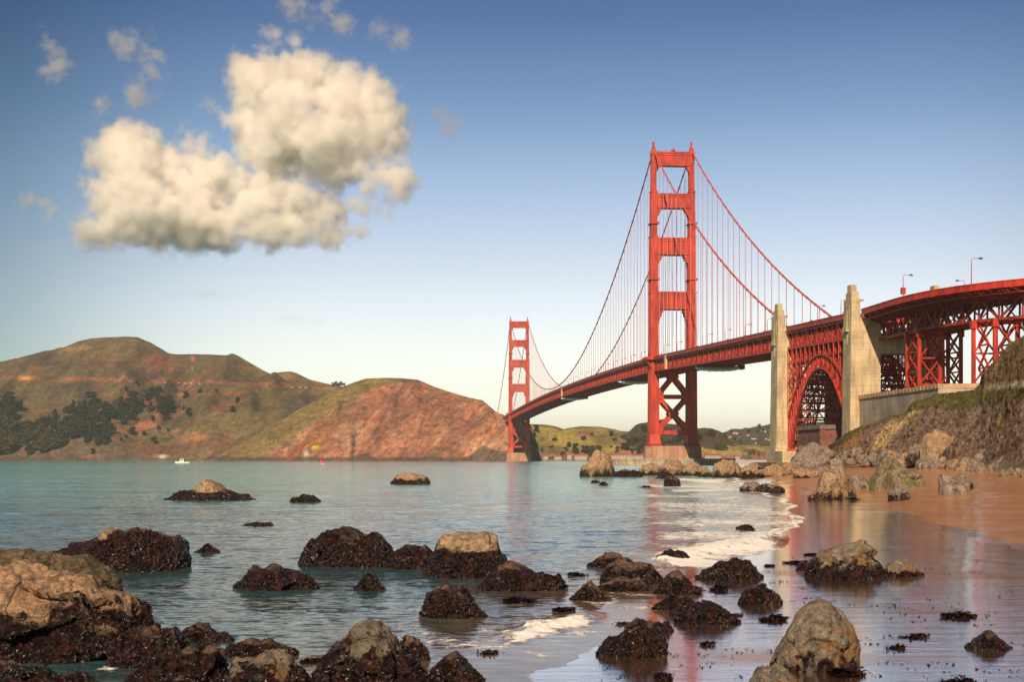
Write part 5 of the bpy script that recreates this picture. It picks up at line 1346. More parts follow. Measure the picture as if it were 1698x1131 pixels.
# beach boulders
rock(1303, 1402, 736, 788, 'slate', 'large gray outcrop at the foot of the arch foundation', [(-1, .15), (-.75, .55), (-.5, .8), (-.2, .97), (0, 1), (.3, .9), (.6, .75), (.85, .55), (1, .3)], .0, d=400, rough=.8)
rock(1316, 1357, 778, 792.5, 'tan', 'small squat brown boulder on the sand before the gray outcrop', BLOCK, .2)
rock(1340, 1418, 779, 828, 'tan', 'leaning tan boulder with a dark hollow on its left, on the beach', [(-1, .08), (-.6, .25), (-.48, .6), (-.42, .95), (-.1, 1), (.3, .93), (.6, .62), (.85, .45), (1, .25)], .18, rough=1.1)
rock(1407, 1450, 787, 812, 'slate', 'slanted gray boulder between the tan one and the olive pyramid', [(-1, .6), (-.6, .95), (-.2, 1), (.3, .8), (.7, .45), (1, .1)], .0)
rock(1441, 1486, 778, 811, 'moss', 'olive slab leaning on the left of the olive pyramid boulder', [(-1, .4), (-.5, .9), (0, 1), (.5, .7), (1, .3)], 0)
rock(1447, 1528, 756, 811, 'moss', 'big olive pyramid shaped boulder on the dry sand', [(-1, .35), (-.7, .75), (-.45, 1), (-.2, .93), (.2, .68), (.6, .45), (.9, .3), (1, .1)], 0, rough=1.1)
rock(1474, 1508, 808.5, 831, 'slate', 'small dark cubic stone alone on the dry sand', BLOCK, .4)
rock(1556, 1612, 786, 821, 'slate', 'square gray boulder with a hollow top on the dry sand', [(-1, .8), (-.8, .98), (-.4, .9), (0, .85), (.3, 1), (.6, .85), (.85, .5), (1, .2)], 0, rough=1.1)
rock(1656, 1680, 778, 789, 'moss', 'small greenish stone by the talus near the right edge', DOME, 0)
# talus boulders at the foot of the cliff
rock(1527, 1584, 716, 768, 'tan', 'great cracked tan block leaning at the foot of the cliff', [(-1, .5), (-.8, .85), (-.4, .97), (0, 1), (.5, .95), (.8, .8), (1, .35)], 0, rough=1.3, d=330)
rock(1503, 1545, 736, 764, 'slate', 'dark hollow boulder left of the great cracked block', LUMP, .25, rough=1.3, d=335)
rock(1448, 1478, 747, 772, 'slate', 'gray slanted block at the left end of the talus', PEAK, 0, d=400)
rock(1466, 1512, 747, 774, 'tan', 'pale wedge block behind the olive pyramid boulder', [(-1, .6), (-.6, 1), (0, .8), (.6, .5), (1, .2)], 0, d=390)
rock(1610, 1652, 744, 778, 'slate', 'tall pale gray boulder in the right talus', PEAK, 0, rough=1.2, d=270)
rock(1632, 1680, 741, 780, 'slate', 'biggest gray boulder in the right talus', [(-1, .5), (-.6, .85), (-.2, 1), (.3, .85), (.7, .5), (1, .2)], 0, rough=1.2, d=262)
rock(1589, 1620, 760, 781, 'slate', 'dark angular stone in front of the right talus', BLOCK, 0, d=262)
rock(1636, 1702, 760, 784, 'slate', 'long low gray boulder at the right edge of the talus', DOME, 0, d=235)
rock(1686, 1740, 767, 787, 'slate', 'gray boulder cut by the right edge at the foot of the cliff', DOME, 0, d=225)
rock(1518, 1552, 757, 775, 'slate', 'dark low stone under the great cracked block', DOME, 0, d=320)
rock(1548, 1580, 758, 775, 'tan', 'brown low stone right under the great cracked block', DOME, 0, d=318)
rock(1583, 1612, 737, 757, 'slate', 'gray stone stuck in the cliff face above the talus', BLOCK, 0, rough=1.3, d=330)
rng = np.random.RandomState(4); protos = []
for k in range(4):
    protos.append(None)
toeT = np.array([(1385, 764), (1447, 771), (1505, 774), (1550, 777), (1600, 780), (1698, 788), (1760, 794)], float)
cnt = 0
for k in range(190):
    px = rng.uniform(1388, 1735); yb = np.interp(px, toeT[:, 0], toeT[:, 1])+rng.uniform(-9, 2.5)
    w = rng.choice([6, 9, 12, 17, 24], p=[.28, .27, .22, .15, .08])*rng.uniform(.8, 1.3)
    dd = 3.0*FPX/(yb+4-HZ)*.80 if yb > 770 else 370; dd = np.interp(px, [1372, 1400, 1447, 1505, 1550, 1600, 1650, 1698, 1800], [500, 455, 410, 350, 305, 255, 218, 190, 155])+(np.interp(px, toeT[:, 0], toeT[:, 1])-yb)*3
    h = w*rng.uniform(.5, .8)
    if k < 6: protos[k % 4] = None
    if cnt < 6:
        o = rock(px-w/2, px+w/2, yb-h, yb, ['slate', 'tan', 'slate', 'gray', 'slate', 'tan'][cnt], 'small stone in the loose rubble along the foot of the cliff', [DOME, BLOCK, PEAK, LUMP, BLOCK, DOME][cnt], 0,
                 group='rubble stones along the foot of the cliff', d=dd, lvl=4, rough=1.3, tufts=False, name='rubble_stone', seed=900+cnt, cat='stone')
        protos.append((o, w/FPX*dd)); cnt += 1
    else:
        o0, w0 = protos[4+k % 6]; o = o0.copy(); C.objects.link(o); s = (w/FPX*dd)/w0; o.scale = (s, s, s*rng.uniform(.75, 1.2)); o.rotation_euler = (rng.uniform(-.3, .3), rng.uniform(-.3, .3), rng.uniform(0, 6.28))
        p = pt(px, yb, dd); o.location = tuple(p)
# seaweed clumps on the wet sand
def clump(x0, x1, yt, yb, label, n=None):
    d0, z0 = ground((x0+x1)/2, yb); hw = (x1-x0)/2/FPX*d0; h = max(.05, (yb-yt)/FPX*d0); cx = ((x0+x1)/2-CX)/FPX*d0
    rng = np.random.RandomState(int(x0+yb)); n = n or int(60+hw*420)
    # strands spread from several holdfasts
    nh = max(3, int(hw*7)); hx = rng.normal(0, .42, nh)*hw; hy = rng.normal(0, .25, nh)*hw*.7; hh = rng.uniform(.35, 1, nh)*np.exp(-(hx/hw)**2)
    V = []; F = []
    for i in range(n):
        k = rng.randint(nh); r = rng.rand(); a = rng.uniform(0, 6.283); L = h*rng.uniform(.6, 1.5); b = np.array([hx[k]+rng.normal()*.09, hy[k]+rng.normal()*.12, -.01]); dr = np.array([math.cos(a)*.8, math.sin(a)*.8, 1.25*hh[k]]); sdv = np.array([-math.sin(a), math.cos(a), .2])*L*.12
        m1 = b+dr*L*.45; m1[2] += L*.12; tp = b+dr*L*.9; tp[2] = max(.01, tp[2]-L*.2); q = len(V)
        V += [b-sdv*.6, b+sdv*.6, m1+sdv*1.3, tp+sdv*.4, tp-sdv*.4, m1-sdv*1.3]; F += [(q, q+1, q+2, q+5), (q+5, q+2, q+3, q+4)]
    o = mkmesh('seaweed_clump', np.array(V), F, WEEDM, loc=(cx, d0, z0)); tag(o, label, 'seaweed', 'stranded seaweed clumps on the wet sand')
for a in ((918, 957, 1003, 1014, 'small floating seaweed clump above the white foam patch'), (828, 892, 988, 1000, 'long dark floating seaweed patch right of the two humped boulder'),
          (930, 972, 949, 956, 'thin floating seaweed strand left of the shallows rocks'), (1568, 1612, 1013, 1024, 'seaweed clump on the mirror sand near the right edge'),
          (1504, 1538, 1049, 1058, 'seaweed clump right of the big upright gray boulder'), (1478, 1499, 1070, 1077, 'tiny seaweed bit right of the big upright gray boulder'),
          (1372, 1453, 1104, 1121, 'long seaweed pile at the right foot of the big upright boulder'), (1258, 1302, 1019, 1030, 'ragged seaweed clump left of the top of the big upright boulder'),
          (1545, 1642, 1124, 1136, 'seaweed strip at the bottom right edge'), (1324, 1354, 915, 921, 'thin seaweed strand above the mottled gray boulder'),
          (1300, 1345, 929, 935, 'thin seaweed strand left of the mottled gray boulder'), (1264, 1290, 936, 940, 'faint seaweed strand left of the mottled gray boulder'),
          (1168, 1214, 970, 980, 'seaweed clump right of the craggy rock'), (1140, 1168, 974, 984, 'seaweed clump at the right foot of the craggy rock'),
          (1165, 1180, 1063, 1071, 'tiny seaweed tuft alone between the dark rock and the upright boulder'), (1060, 1120, 1117, 1127, 'seaweed strip on sand near the bottom edge'),
          (1020, 1050, 1031, 1037, 'thin seaweed strand behind the tall dark rock'), (798, 824, 1076, 1085, 'seaweed bit in the water right of the bottom centre boulders'),
          (495, 534, 1090, 1100, 'seaweed clump between the mottled and the largest boulder'), (1206, 1228, 1017, 1022, 'tiny seaweed bit right of the bushy seaweed rock'),
          (1400, 1432, 826, 829, 'thin dark seaweed line near the leaning tan boulder'), (1060, 1085, 806, 809, 'thin seaweed line left of the stump rock')):
    clump(*a)

# scraps of weed and shell strewn over the wet sand, too many to count
rg = np.random.RandomState(12); V = []; F = []
for i in range(420):
    px, py = rg.uniform(1000, 1720), 905+225*rg.rand()**.8
    d0, z0 = ground(px, py); x = (px-CX)/FPX*d0
    if x < np.interp(d0, DSH, XSH)+.4 or float(pn(np.array([[x*.35, d0*.2, .5]]), 88)[0]) < .02: continue
    for j in range(rg.randint(2, 7)):
        c = np.array([x+rg.normal()*.10, d0+rg.normal()*.16, z0+.012]); a = rg.uniform(0, 6.28); L = rg.uniform(.015, .06)
        u = np.array([math.cos(a)*L, math.sin(a)*L, rg.uniform(0, .02)]); v = np.array([-math.sin(a)*L*.35, math.cos(a)*L*.35, rg.uniform(.005, .03)]); q = len(V)
        V += [c-u, c+v, c+u, c-v*.6]; F.append((q, q+1, q+2, q+3))
tag(mkmesh('seaweed_scraps', np.array(V), F, WEEDM), kind='stuff')

# ------------------------------------------------------------------ trees
def leafm(name, a, b_):
    m, t, b = nodes(name); o = t.nodes.new('ShaderNodeObjectInfo'); n = noise(t, coords(t), .5, 3)
    t.links.new(ramp(t, [(.3, a), (.7, b_)], n).outputs[0], b.inputs['Base Color']); b.inputs['Roughness'].default_value = .9; b.inputs['Specular IOR Level'].default_value = .1
    return m
LEAFD = leafm('dark_foliage', (.016, .017, .012), (.040, .036, .020)); LEAFO = leafm('olive_foliage', (.045, .034, .016), (.085, .065, .028)); BARK = plain('bark', (.09, .06, .045), .9)
def tree_mesh(kind, rng):
    H = 1.0; V = []; F = []; n = 520
    if kind == 'cone': lobes = [(rng.normal()*.05, rng.normal()*.05, z, .30*(1.02-z)**.8+.05) for z in np.linspace(.15, .95, 11)]
    elif kind == 'flat': lobes = [(rng.normal()*.20, rng.normal()*.20, rng.uniform(.45, .9), rng.uniform(.14, .24)) for _ in range(12)]
    else: lobes = [(rng.normal()*.17, rng.normal()*.17, rng.uniform(.22, .85), rng.uniform(.14, .26)) for _ in range(14)]
    for i in range(n):
        c = lobes[rng.randint(len(lobes))]; d = rng.normal(size=3); d /= np.linalg.norm(d); p = np.array(c[:3])+d*c[3]*rng.uniform(.55, 1.05)*np.array([1, 1, .7])
        s = rng.uniform(.04, .08); a = rng.normal(size=3); a -= d*a.dot(d)*.7; a /= np.linalg.norm(a); b = np.cross(d+rng.normal(size=3)*.5, a); b /= np.linalg.norm(b)+1e-9
        q = len(V); V += [p-a*s-b*s*.5, p+a*s*.3-b*s, p+a*s+b*s*.4, p-a*s*.2+b*s]; F.append((q, q+1, q+2, q+3))
    return np.array(V), F
trng = np.random.RandomState(77); TP = []
for kind, lm in (('cone', LEAFD), ('round', LEAFD), ('flat', LEAFD), ('round', LEAFO), ('flat', LEAFO)):
    me = None; root = thing('tree', 'x', 'tree', (0, 0, 0))
    V, F = tree_mesh(kind, trng); mkmesh('crown', V, F, lm, root)
    m = MB(); m.tube([(0, 0, -.1), (.01, 0, .3), (.02, .01, .6)], [.03, .022, .01], 6); m.tube([(.01, 0, .3), (.12, .02, .55)], [.014, .005], 5); m.tube([(.01, 0, .35), (-.1, .05, .6)], [.014, .005], 5); m.build('trunk', BARK, root)
    TP.append([root, False])
def on_hill(name, px, py):
    V, X, Y = HILLS[name]; d2 = (X-px)**2+((Y-py)*1.5)**2+np.where(V[:, 2] < 0, 50, 0)
    k = np.argsort(d2)[:6]; k = k[np.argmin(V[k, 1])]; return V[k]
def put_tree(hill_, px, py, hpx, kind, label, group, wide=1.):
    p = on_hill(hill_, px, py); h = hpx/FPX*p[1]; t = TP[kind]
    o = t[0] if not t[1] else copy_tree(t[0]); t[1] = True
    o.location = (p[0], p[1], p[2]-h*.03); o.scale = (h*wide, h*wide, h); o.rotation_euler = (0, 0, trng.uniform(0, 6.28)); tag(o, label, 'tree', group)
G1 = 'dark evergreens in the grove on the left hillside'
L1 = 'dark evergreen tree within the dense grove on the left hillside'
polyA = [(-30, 650), (10, 655), (20, 672), (45, 690), (60, 700), (85, 698), (95, 688), (118, 675), (140, 668), (160, 662), (180, 660), (183, 690), (178, 712), (188, 728), (165, 733), (140, 729), (118, 731), (95, 742), (60, 750), (20, 752), (-30, 752)]
polyB = [(186, 688), (205, 672), (225, 664), (238, 670), (236, 684), (222, 692), (205, 700), (190, 698)]
polyC = [(245, 665), (252, 652), (270, 660), (290, 664), (296, 668), (285, 674), (268, 682), (248, 682)]
pts = []
for poly, n in ((polyA, 142), (polyB, 14), (polyC, 12)):
    xs = [a for a, _ in poly]; ys = [b for _, b in poly]; c = 0; tries = 0
    while c < n and tries < 20000:
        tries += 1; x, y = trng.uniform(min(xs), max(xs)), trng.uniform(min(ys), max(ys))
        if inpoly(np.array([x]), np.array([y]), poly)[0] and all((x-a)**2+(1.4*(y-b))**2 > 26 for a, b, _ in pts):
            pts.append((x, y, 0)); c += 1
for x, y, _ in pts:
    ol = x < 110 and y > 700 and trng.rand() < .8
    put_tree('hills_headland', x, y+4, trng.uniform(14, 24), 3 if ol else trng.choice([0, 1, 2, 0]), 'olive brown leafy tree in the lower part of the left grove' if ol else L1, 'olive leafy trees in the left grove' if ol else G1, trng.uniform(.95, 1.25))
for x, y, h, k, l in ((16, 664, 16, 1, 'dark tree standing above the left end of the grove'), (228, 637, 9, 1, 'round dark tree standing on the cut above the coast road'), (210, 648, 8, 1, 'dark bush tree just below the coast road'),
                  (307, 660, 13, 1, 'dark tree beside the lower dirt track'), (331, 652, 9, 1, 'dark round tree right of the lower dirt track start'), (361, 652, 7, 2, 'small dark tree above the dirt track end'),
                  (393, 668, 11, 1, 'upper one of two round trees on the open slope'), (387, 683, 12, 1, 'lower one of two round trees on the open slope'), (312, 690, 16, 1, 'large round dark tree right of the red outcrops'),
                  (303, 679, 8, 0, 'slim dark tree left of the large round one'), (296, 677, 5, 1, 'tiny dark shrub left of the slim tree'), (277, 690, 13, 1, 'dark tree above the red outcrop'), (273, 698, 7, 1, 'small dark shrub on the red outcrop'),
                  (262, 712, 8, 1, 'dark shrub between the red outcrops'), (252, 698, 11, 1, 'dark tree at the top of the red outcrops'), (241, 722, 10, 1, 'dark shrub at the right foot of the red outcrop'), (220, 721, 16, 1, 'dark tree left of the big red outcrop'),
                  (203, 704, 14, 1, 'dark tree just right of the grove'), (256, 734, 12, 2, 'spreading dark tree on the lower slope above the boat'), (153, 751, 11, 1, 'dark round tree low by the red sea cliff'), (175, 735, 18, 1, 'large dark tree at the lower right end of the grove'),
                  (162, 739, 9, 1, 'dark shrub below the lower right end of the grove'), (190, 719, 14, 2, 'dark tree at the right fringe of the grove'), (202, 730, 6, 1, 'small shrub below the red outcrop'), (278, 714, 5, 1, 'tiny shrub on the slope right of the outcrops'), (211, 726, 6, 1, 'little shrub beside the big red outcrop')):
    put_tree('hills_headland', x, y, h, k, l, 'scattered trees on the left hillside')
for i, x in enumerate((552, 557, 562, 566, 571)): put_tree('hills_behind_headland', x, 640, trng.uniform(6, 10), 1, 'small tree in the distant clump on the skyline between the hills', 'distant tree clump on the skyline')
for x, y in trng.uniform((884, 722), (1060, 758), (30, 2)): 
    if abs(x-912) > 3: put_tree('hills_green', x, y, trng.uniform(5, 11), trng.choice([1, 3, 4]), 'small bushy tree dotted over the green hills behind the bridge', 'trees dotted over the green hills')
for x, y in list(trng.uniform((950, 742), (1075, 758), (18, 2))): put_tree('hills_green', x, y, trng.uniform(9, 15), trng.choice([1, 3]), 'bushy tree in the row behind the far waterfront', 'trees behind the far waterfront')
put_tree('hills_green', 890, 716, 13, 1, 'dark tree on the green hill just right of the far tower', 'trees dotted over the green hills')
wn = 0
while wn < 34:
    x = trng.uniform(1038, 1214); y = trng.uniform(704, 752)
    ry = np.interp(x, [1030, 1045, 1055, 1075, 1130, 1177, 1192, 1202, 1214], [727, 715, 706, 701, 705, 710, 716, 723, 740])
    if y < ry: continue
    put_tree('hills_wooded', x, y+3, trng.uniform(11, 17), trng.choice([1, 3, 3, 4]), 'bushy tree in the wood on the hill behind the near tower', 'trees of the wood behind the near tower', 1.3); wn += 1
for k in range(34):
    x = trng.uniform(1198, 1400); ry = np.interp(x, [1194, 1216, 1241, 1266, 1280, 1400], [721, 713, 711, 706, 704, 702]); y = trng.uniform(ry+1, 742)
    put_tree('hills_town', x, y, trng.uniform(4, 8), trng.choice([1, 1, 3]), 'tiny tree between the houses of the hazy far hillside', 'trees between the far hillside houses', 1.3)
for k in range(12):
    put_tree('hills_low_shore', trng.uniform(1205, 1300), trng.uniform(744, 756), trng.uniform(3, 6), 3, 'low bush on the flat far shore right of the tower', 'bushes on the flat far shore')

# ------------------------------------------------------------------ houses far away
SHOREW = plain('pale_plaster', (.36, .29, .235)); SHORER = plain('faded_red_roof', (.30, .07, .05))
def house(px, py, wpx, hpx, hill_, label, group, wm=SHOREW, rm=SHORER, longside=1., p=None):
    p = on_hill(hill_, px, py) if p is None else p; d = p[1]; w = wpx/FPX*d; h = hpx/FPX*d; dp = max(6, w*.4*longside)
    t = thing('house', label, 'house', (p[0], p[1]-2, p[2]-.5), 0, group); hw_, hd = w/2, dp/2; e = h*.62
    m = MB(); m.box(-hw_, hw_, -hd, hd, -4, e); m.build('wall', wm, t)
    m = MB(); m.prism([(-hd-.5, e-.2), (hd+.5, e-.2), (0, h)], -hw_-.5, hw_+.5); m.V = [(y, x, z) for x, y, z in m.V]; m.build('roof', rm, t)
    if wpx > 9:
        n = max(3, int(w/6))
        for k in range(min(n, 12)):
            x = -hw_+w*(k+.5)/n; m = MB(); m.box(x-.7, x+.7, -hd-.1, -hd+.1, e*.35, e*.75); m.build('window', GLASS, t)
HG = 'red roofed buildings on the far waterfront'
shore = lambda px: pt(px, 759.2, 2745)
for x, y, w, h, l in ((963, 759, 20, 6.5, 'white waterfront building with red roof just left of the sea stack'), (944, 759, 7, 8, 'small white gabled house on the far waterfront beside the far tower'), (1030, 759, 34, 8.5, 'long red roofed waterfront shed left of the near tower pier'), (1058, 759, 24, 6.5, 'white waterfront shed with red roof touching the near tower pier'),
                  (1181, 759, 26, 7, 'long white building with red roof right of the near tower pier'), (1042, 757, 7, 11, 'small pale gabled house rising behind the long red roofed shed'), (905, 759, 8, 5, 'low pale building at the foot of the green hills by the far tower'),
                  (1222, 759, 8, 4, 'small red roofed hut on the marina shore'), (925, 759, 12, 4.5, 'low tan building between the far tower and the gabled house')):
    house(x, y, w, h, 'shore_ground', l, HG, p=shore(x))
HOUSEM = plain('house_wall', (.42, .33, .26))
for k in range(30):
    x = trng.uniform(1205, 1395) if k > 5 else (1218, 1265, 1250, 1228, 1240, 1275)[k]
    ry = np.interp(x, [1194, 1216, 1241, 1266, 1280, 1400], [721, 713, 711, 706, 704, 702]); y = trng.uniform(ry+2, 740) if k > 5 else (719, 715, 727, 731, 722, 729)[k]
    house(x, y, trng.uniform(2.2, 4.5) if k > 2 else 9, trng.uniform(1.4, 2.2) if k > 2 else 3, 'hills_town', 'tiny pale house scattered over the hazy far hillside', 'houses on the hazy far hillside', HOUSEM, ASPH if k % 3 else REDROOF)
house(1210, 744, 3, 2.6, 'hills_low_shore', 'tiny white hut alone on the low green shore right of the tower', None)
for i, x in enumerate((1199, 1204, 1208, 1213, 1217, 1221, 1224, 1228, 1232, 1236, 1240, 1247, 1253, 1262)):
    p = pt(x, 761, 2700); m = MB(); h = trng.uniform(8, 16); m.tube([(0, 0, -3), (0, 0, h)], .25, 5); m.box(-2.4, 2.4, -1, 1, -4, -.6)
    o = m.build('moored_boat', HOUSEM, loc=tuple(p)); o.location.z = 1; tag(o, 'tiny white masted boat in the far marina row right of the near tower', 'boat', 'boats in the far marina')
# ------------------------------------------------------------------ cars on the coast road
for i, x in enumerate((276, 283, 299, 303, 308, 312, 316, 325, 331, 470, 486, 492, 497, 503, 508, 515)):
    y = np.interp(x, [260, 300, 400, 470, 540], [635.6, 636, 639.5, 643.5, 645]); p = on_hill('hills_headland', x, y)
    m = MB(); m.box(-2.4, 2.4, -1, 1, .4, 1.3); m.box(-1.3, 1.5, -.9, .9, 1.301, 2.1)
    for wx in (-1.5, 1.5): m.tube([(wx, -1.05, .45), (wx, 1.05, .45)], .45, 8)
    o = m.build('parked_car', [HOUSEM, DARKM, HOUSEM, DARKM][i % 4], loc=(p[0], p[1]-4, p[2]+.6)); o.scale = (1.1, 1.1, 1.1)
    tag(o, 'tiny parked car in the row along the coast road on the left hill' if x < 400 else 'tiny parked car on the coast road in the gap between the hills', 'car', 'cars along the coast road' if x < 400 else 'cars on the coast road between the hills')
p = on_hill('hills_headland', 318, 615); m = MB(); m.tube([(0, 0, -2), (0, 0, 11)], .5, 6); m.box(-1.6, 1.6, -.3, .3, 9, 9.6)
tag(m.build('utility_pole', plain('pole_wood', (.5, .42, .32)), loc=tuple(p)), 'pale utility pole standing on the slope above the coast road', 'utility pole')
p = pt(912, 727, 3150); m = MB(); m.tube([(0, 0, -6), (0, 0, 9)], .6, 6); m.box(-1.5, 1.5, -.5, .5, 6.5, 7.4)
tag(m.build('utility_pole', plain('pole_grey', (.42, .36, .3)), loc=tuple(p)), 'slim gray pole on the green hill right of the far tower', 'utility pole')
# ------------------------------------------------------------------ motor boat
d0 = EYE*FPX/(768.6-HZ); p = pt(302, 768.6, d0)
bt = thing('motor_boat', 'white motor boat with a small cabin crossing in front of the left hill', 'boat', (p[0], p[1], 0), R(4))
L = 24/FPX*d0; V = []; n = 12
for k in range(n+1):
    u = k/n; w = 1.9*(1-abs(2*u-1.0)**3*.5) if u > .25 else 1.9*math.sin(min(1, u/.25)*math.pi/2)**.6*.9+.02; sh = 2.0-.9*u if u < .5 else 1.5
    x = -L/2+L*u; V += [(x+.5*(u < .1), -w*.55, -.6), (x, -w, sh*1.0), (x, w, sh*1.0), (x+.5*(u < .1), w*.55, -.6)]
F = [(k*4+j, k*4+(j+1) % 4, k*4+4+(j+1) % 4, k*4+4+j) for k in range(n) for j in range(4)]+[(3, 2, 1, 0), (n*4, n*4+1, n*4+2, n*4+3)]
m = MB(); m.add(V, F); m.build('hull', WHITE, bt)
m = MB(); m.frustum((-2.4, 1.6, -1.3, 1.3), (-2.0, 1.4, -1.1, 1.1), 1.45, 4.0); m.box(-2.3, 1.9, -1.35, 1.35, 4.001, 4.25); m.tube([(0, 0, 4.2), (0, 0, 6.2)], .08, 5); m.build('cabin', WHITE, bt)
m = MB(); m.box(-1.7, .9, -1.36, -1.22, 2.7, 3.6); m.box(-2.42, -2.18, -.9, .9, 2.7, 3.6); m.build('window', GLASS, bt)
m = MB()
for x in np.linspace(1.8, L/2-.6, 5): m.tube([(x, -1.6, 1.5), (x, -1.6, 2.4)], .06, 4)
m.beam((1.8, -1.6, 2.4), (L/2-.6, -1.6, 2.4), .1); m.build('railing', DARKM, bt)
# ------------------------------------------------------------------ little red sail
d0 = EYE*FPX/(769.5-HZ); p = pt(534, 769.5, d0); sb = thing('sailboard', 'tiny board with a bright red sail on the strait', 'sailboard', (p[0], p[1], 0))
m = MB(); m.plan([(-1.4, 0), (-.8, -.4), (1.6, -.4), (2.2, 0), (1.6, .4), (-.8, .4)], .0, .25); m.build('board', WHITE, sb)
m = MB(); m.prism([(-1.6, .6), (2.0, .9), (-1.4, 4.2)], -.06, .06); m.build('sail', REDSAIL, sb)

# ------------------------------------------------------------------ clouds (real volumes, lit by the sun)
def cloud(name, polys, dist, thick, Rb, label, dens=.05, vox=7., seed=1, n=500, namp=.6, ncs=.006, aspect=1):
    rg = np.random.RandomState(seed); P = []
    for poly, k in polys:
        xs = [a for a, _ in poly]; ys = [b for _, b in poly]; c = 0
        while c < k:
            x, y = rg.uniform(min(xs), max(xs), 200), rg.uniform(min(ys), max(ys), 200); ok = inpoly(x, y, poly)
            for a, b in zip(x[ok], y[ok]):
                if c >= k: break
                # distance to outline gives the body its depth
                e = min(math.hypot(a-(x0+(x1-x0)*t), b-(y0+(y1-y0)*t)) for (x0, y0), (x1, y1) in zip(poly, poly[1:]+poly[:1]) for t in (0, .25, .5, .75))
                dd = dist+rg.uniform(-1, 1)*min(thick, e/FPX*dist*1.0+Rb*.2); p = pt(a, b, dd)
                P.append(p); c += 1
    P = np.array(P); c0 = P.mean(0); P = P-c0
    o = mkmesh(name, P, [], loc=tuple(c0)); tag(o, kind='structure'); 
    lo, hi = P.min(0)-Rb*1.5, P.max(0)+Rb*1.5
    m = bpy.data.materials.new(name+'_vapour'); m.use_nodes = True; t = m.node_tree; t.nodes.clear()
    ou = t.nodes.new('ShaderNodeOutputMaterial'); pv = t.nodes.new('ShaderNodeVolumePrincipled'); pv.inputs['Density'].default_value = dens
    pv.inputs['Color'].default_value = (1, .982, .955, 1); pv.inputs['Anisotropy'].default_value = .25; t.links.new(pv.outputs[0], ou.inputs['Volume'])
    g = bpy.data.node_groups.new(name+'_field', 'GeometryNodeTree')
    g.interface.new_socket('Geometry', in_out='INPUT', socket_type='NodeSocketGeometry'); g.interface.new_socket('Geometry', in_out='OUTPUT', socket_type='NodeSocketGeometry')
    A = lambda ty: g.nodes.new(ty); l = g.links.new
    gi, go = A('NodeGroupInput'), A('NodeGroupOutput'); vc = A('GeometryNodeVolumeCube'); sm = A('GeometryNodeSetMaterial'); sm.inputs['Material'].default_value = m
    vc.inputs['Min'].default_value = tuple(lo); vc.inputs['Max'].default_value = tuple(hi)
    for i, nm in enumerate(('Resolution X', 'Resolution Y', 'Resolution Z')): vc.inputs[nm].default_value = int(max(8, (hi[i]-lo[i])/vox))
    px_ = A('GeometryNodeProximity'); px_.target_element = 'POINTS'; l(gi.outputs[0], px_.inputs[0])
    pos = A('GeometryNodeInputPosition')
    nz = A('ShaderNodeTexNoise'); nz.inputs['Scale'].default_value = ncs; nz.inputs['Detail'].default_value = 7; nz.inputs['Roughness'].default_value = .62
    ad = A('ShaderNodeVectorMath'); ad.operation = 'MULTIPLY_ADD'; ad.inputs[1].default_value = (aspect, 1, 1); ad.inputs[2].default_value = (seed*37., 11., 5.); l(pos.outputs[0], ad.inputs[0]); l(ad.outputs[0], nz.inputs['Vector'])
    def M(op, a, b):
        q = A('ShaderNodeMath'); q.operation = op
        for s, i in ((a, 0), (b, 1)):
            if isinstance(s, (int, float)): q.inputs[i].default_value = s
            else: l(s, q.inputs[i])
        return q.outputs[0]
    nn = M('MULTIPLY', M('SUBTRACT', nz.outputs[0], .5), 2*namp*Rb*2)
    nz2 = A('ShaderNodeTexNoise'); nz2.inputs['Scale'].default_value = ncs*4; nz2.inputs['Detail'].default_value = 4; l(ad.outputs[0], nz2.inputs['Vector'])
    n2 = M('MULTIPLY', M('SUBTRACT', nz2.outputs[0], .5), namp*Rb*.9)
    r = M('ADD', M('SUBTRACT', Rb, px_.outputs['Distance']), M('ADD', nn, n2))
    den = M('POWER', M('MINIMUM', M('MAXIMUM', M('DIVIDE', r, Rb*1.15), 0.), 1.), 1.5)
    l(den, vc.inputs['Density']); l(vc.outputs[0], sm.inputs[0]); l(sm.outputs[0], go.inputs[0])
    md = o.modifiers.new('field', 'NODES'); md.node_group = g
    return o
CD = 6500
PL = [(150, 395), (135, 375), (165, 355), (165, 320), (170, 290), (165, 240), (185, 225), (225, 222), (260, 235), (280, 245), (300, 285), (320, 310), (360, 330), (390, 350), (395, 375), (380, 396), (320, 399), (230, 399), (190, 394)]
PM = [(400, 385), (395, 340), (400, 300), (440, 295), (490, 300), (530, 320), (550, 350), (540, 375), (545, 392), (500, 398), (450, 398)]
PR = [(400, 110), (440, 115), (470, 110), (500, 100), (540, 125), (580, 120), (620, 150), (655, 185), (670, 215), (665, 245), (620, 260), (580, 290), (540, 305), (490, 290), (450, 285), (410, 255), (395, 200), (398, 150)]
PN = [(300, 235), (330, 240), (350, 270), (400, 285), (410, 310), (380, 320), (345, 300), (315, 280)]
PE = [(585, 280), (640, 255), (680, 265), (680, 320), (660, 345), (610, 350), (575, 330)]
cloud('cloud_bank', [(PL, 330), (PM, 140), (PR, 420), (PN, 50)], CD, 420, 78, '', dens=.060, vox=7, seed=3, namp=.95, ncs=.0060)
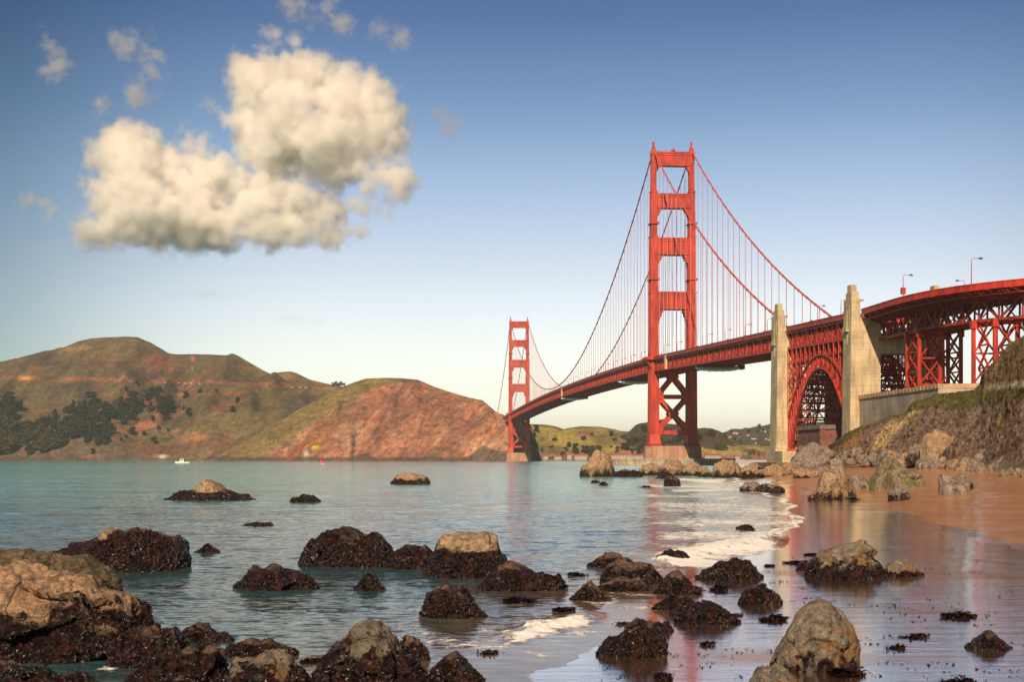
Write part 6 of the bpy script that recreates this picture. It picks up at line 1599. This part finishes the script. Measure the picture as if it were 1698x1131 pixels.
WS = [([(425, 40), (470, 45), (490, 70), (470, 100), (440, 95)], 14), (PE, 34), ([(335, 165), (355, 170), (390, 195), (385, 205), (350, 190)], 9), ([(45, 330), (90, 330), (100, 345), (60, 350)], 8), ([(120, 360), (160, 350), (165, 385), (140, 390)], 8), ([(565, 380), (610, 375), (615, 395), (575, 395)], 6)]
cloud('cloud_fragments', WS, CD-100, 60, 44, '', dens=.030, vox=8, seed=8, namp=1.3, ncs=.0065)
WT = [([(75, 70), (100, 60), (105, 110), (85, 150), (75, 120)], 12), ([(215, 60), (255, 60), (260, 90), (235, 95)], 8), ([(230, 110), (255, 120), (235, 170), (215, 180)], 9), ([(185, 50), (225, 70), (215, 85), (180, 70)], 5), ([(165, 165), (180, 175), (170, 190)], 3),
      ([(440, 5), (560, 0), (590, 20), (600, 60), (560, 55), (500, 25)], 16), ([(600, 40), (640, 50), (635, 70), (605, 65)], 4), ([(655, 45), (670, 55), (665, 70)], 2), ([(540, 90), (560, 95), (570, 120), (550, 115)], 4), ([(700, 165), (745, 195), (760, 215), (725, 200)], 4)]
cloud('cloud_wisps', WT, CD+300, 80, 46, '', dens=.013, vox=9, seed=5, namp=1.6, ncs=.0085, aspect=1.0)
cloud('cloud_streaks', [([(275, 480), (350, 484), (420, 492), (330, 490)], 30), ([(450, 524), (520, 532), (540, 537), (470, 530)], 20), ([(-40, 478), (40, 490), (0, 490)], 14), ([(1180, 470), (1210, 478), (1240, 490), (1200, 485)], 16)], CD+2500, 40, 36, '', dens=.0022, vox=16, seed=9, namp=.9, ncs=.004, aspect=.25)

# ------------------------------------------------------------------ haze
m = bpy.data.materials.new('haze_air'); m.use_nodes = True; t = m.node_tree; t.nodes.clear()
ou = t.nodes.new('ShaderNodeOutputMaterial'); pv = t.nodes.new('ShaderNodeVolumePrincipled'); pv.inputs['Density'].default_value = .000045; pv.inputs['Color'].default_value = (.95, .93, .90, 1); pv.inputs['Anisotropy'].default_value = .2
t.links.new(pv.outputs[0], ou.inputs['Volume'])
mb = MB(); mb.box(-4850, 4850, -400, 6300, -10, 345); hz = mb.build('haze', m); tag(hz, kind='stuff')
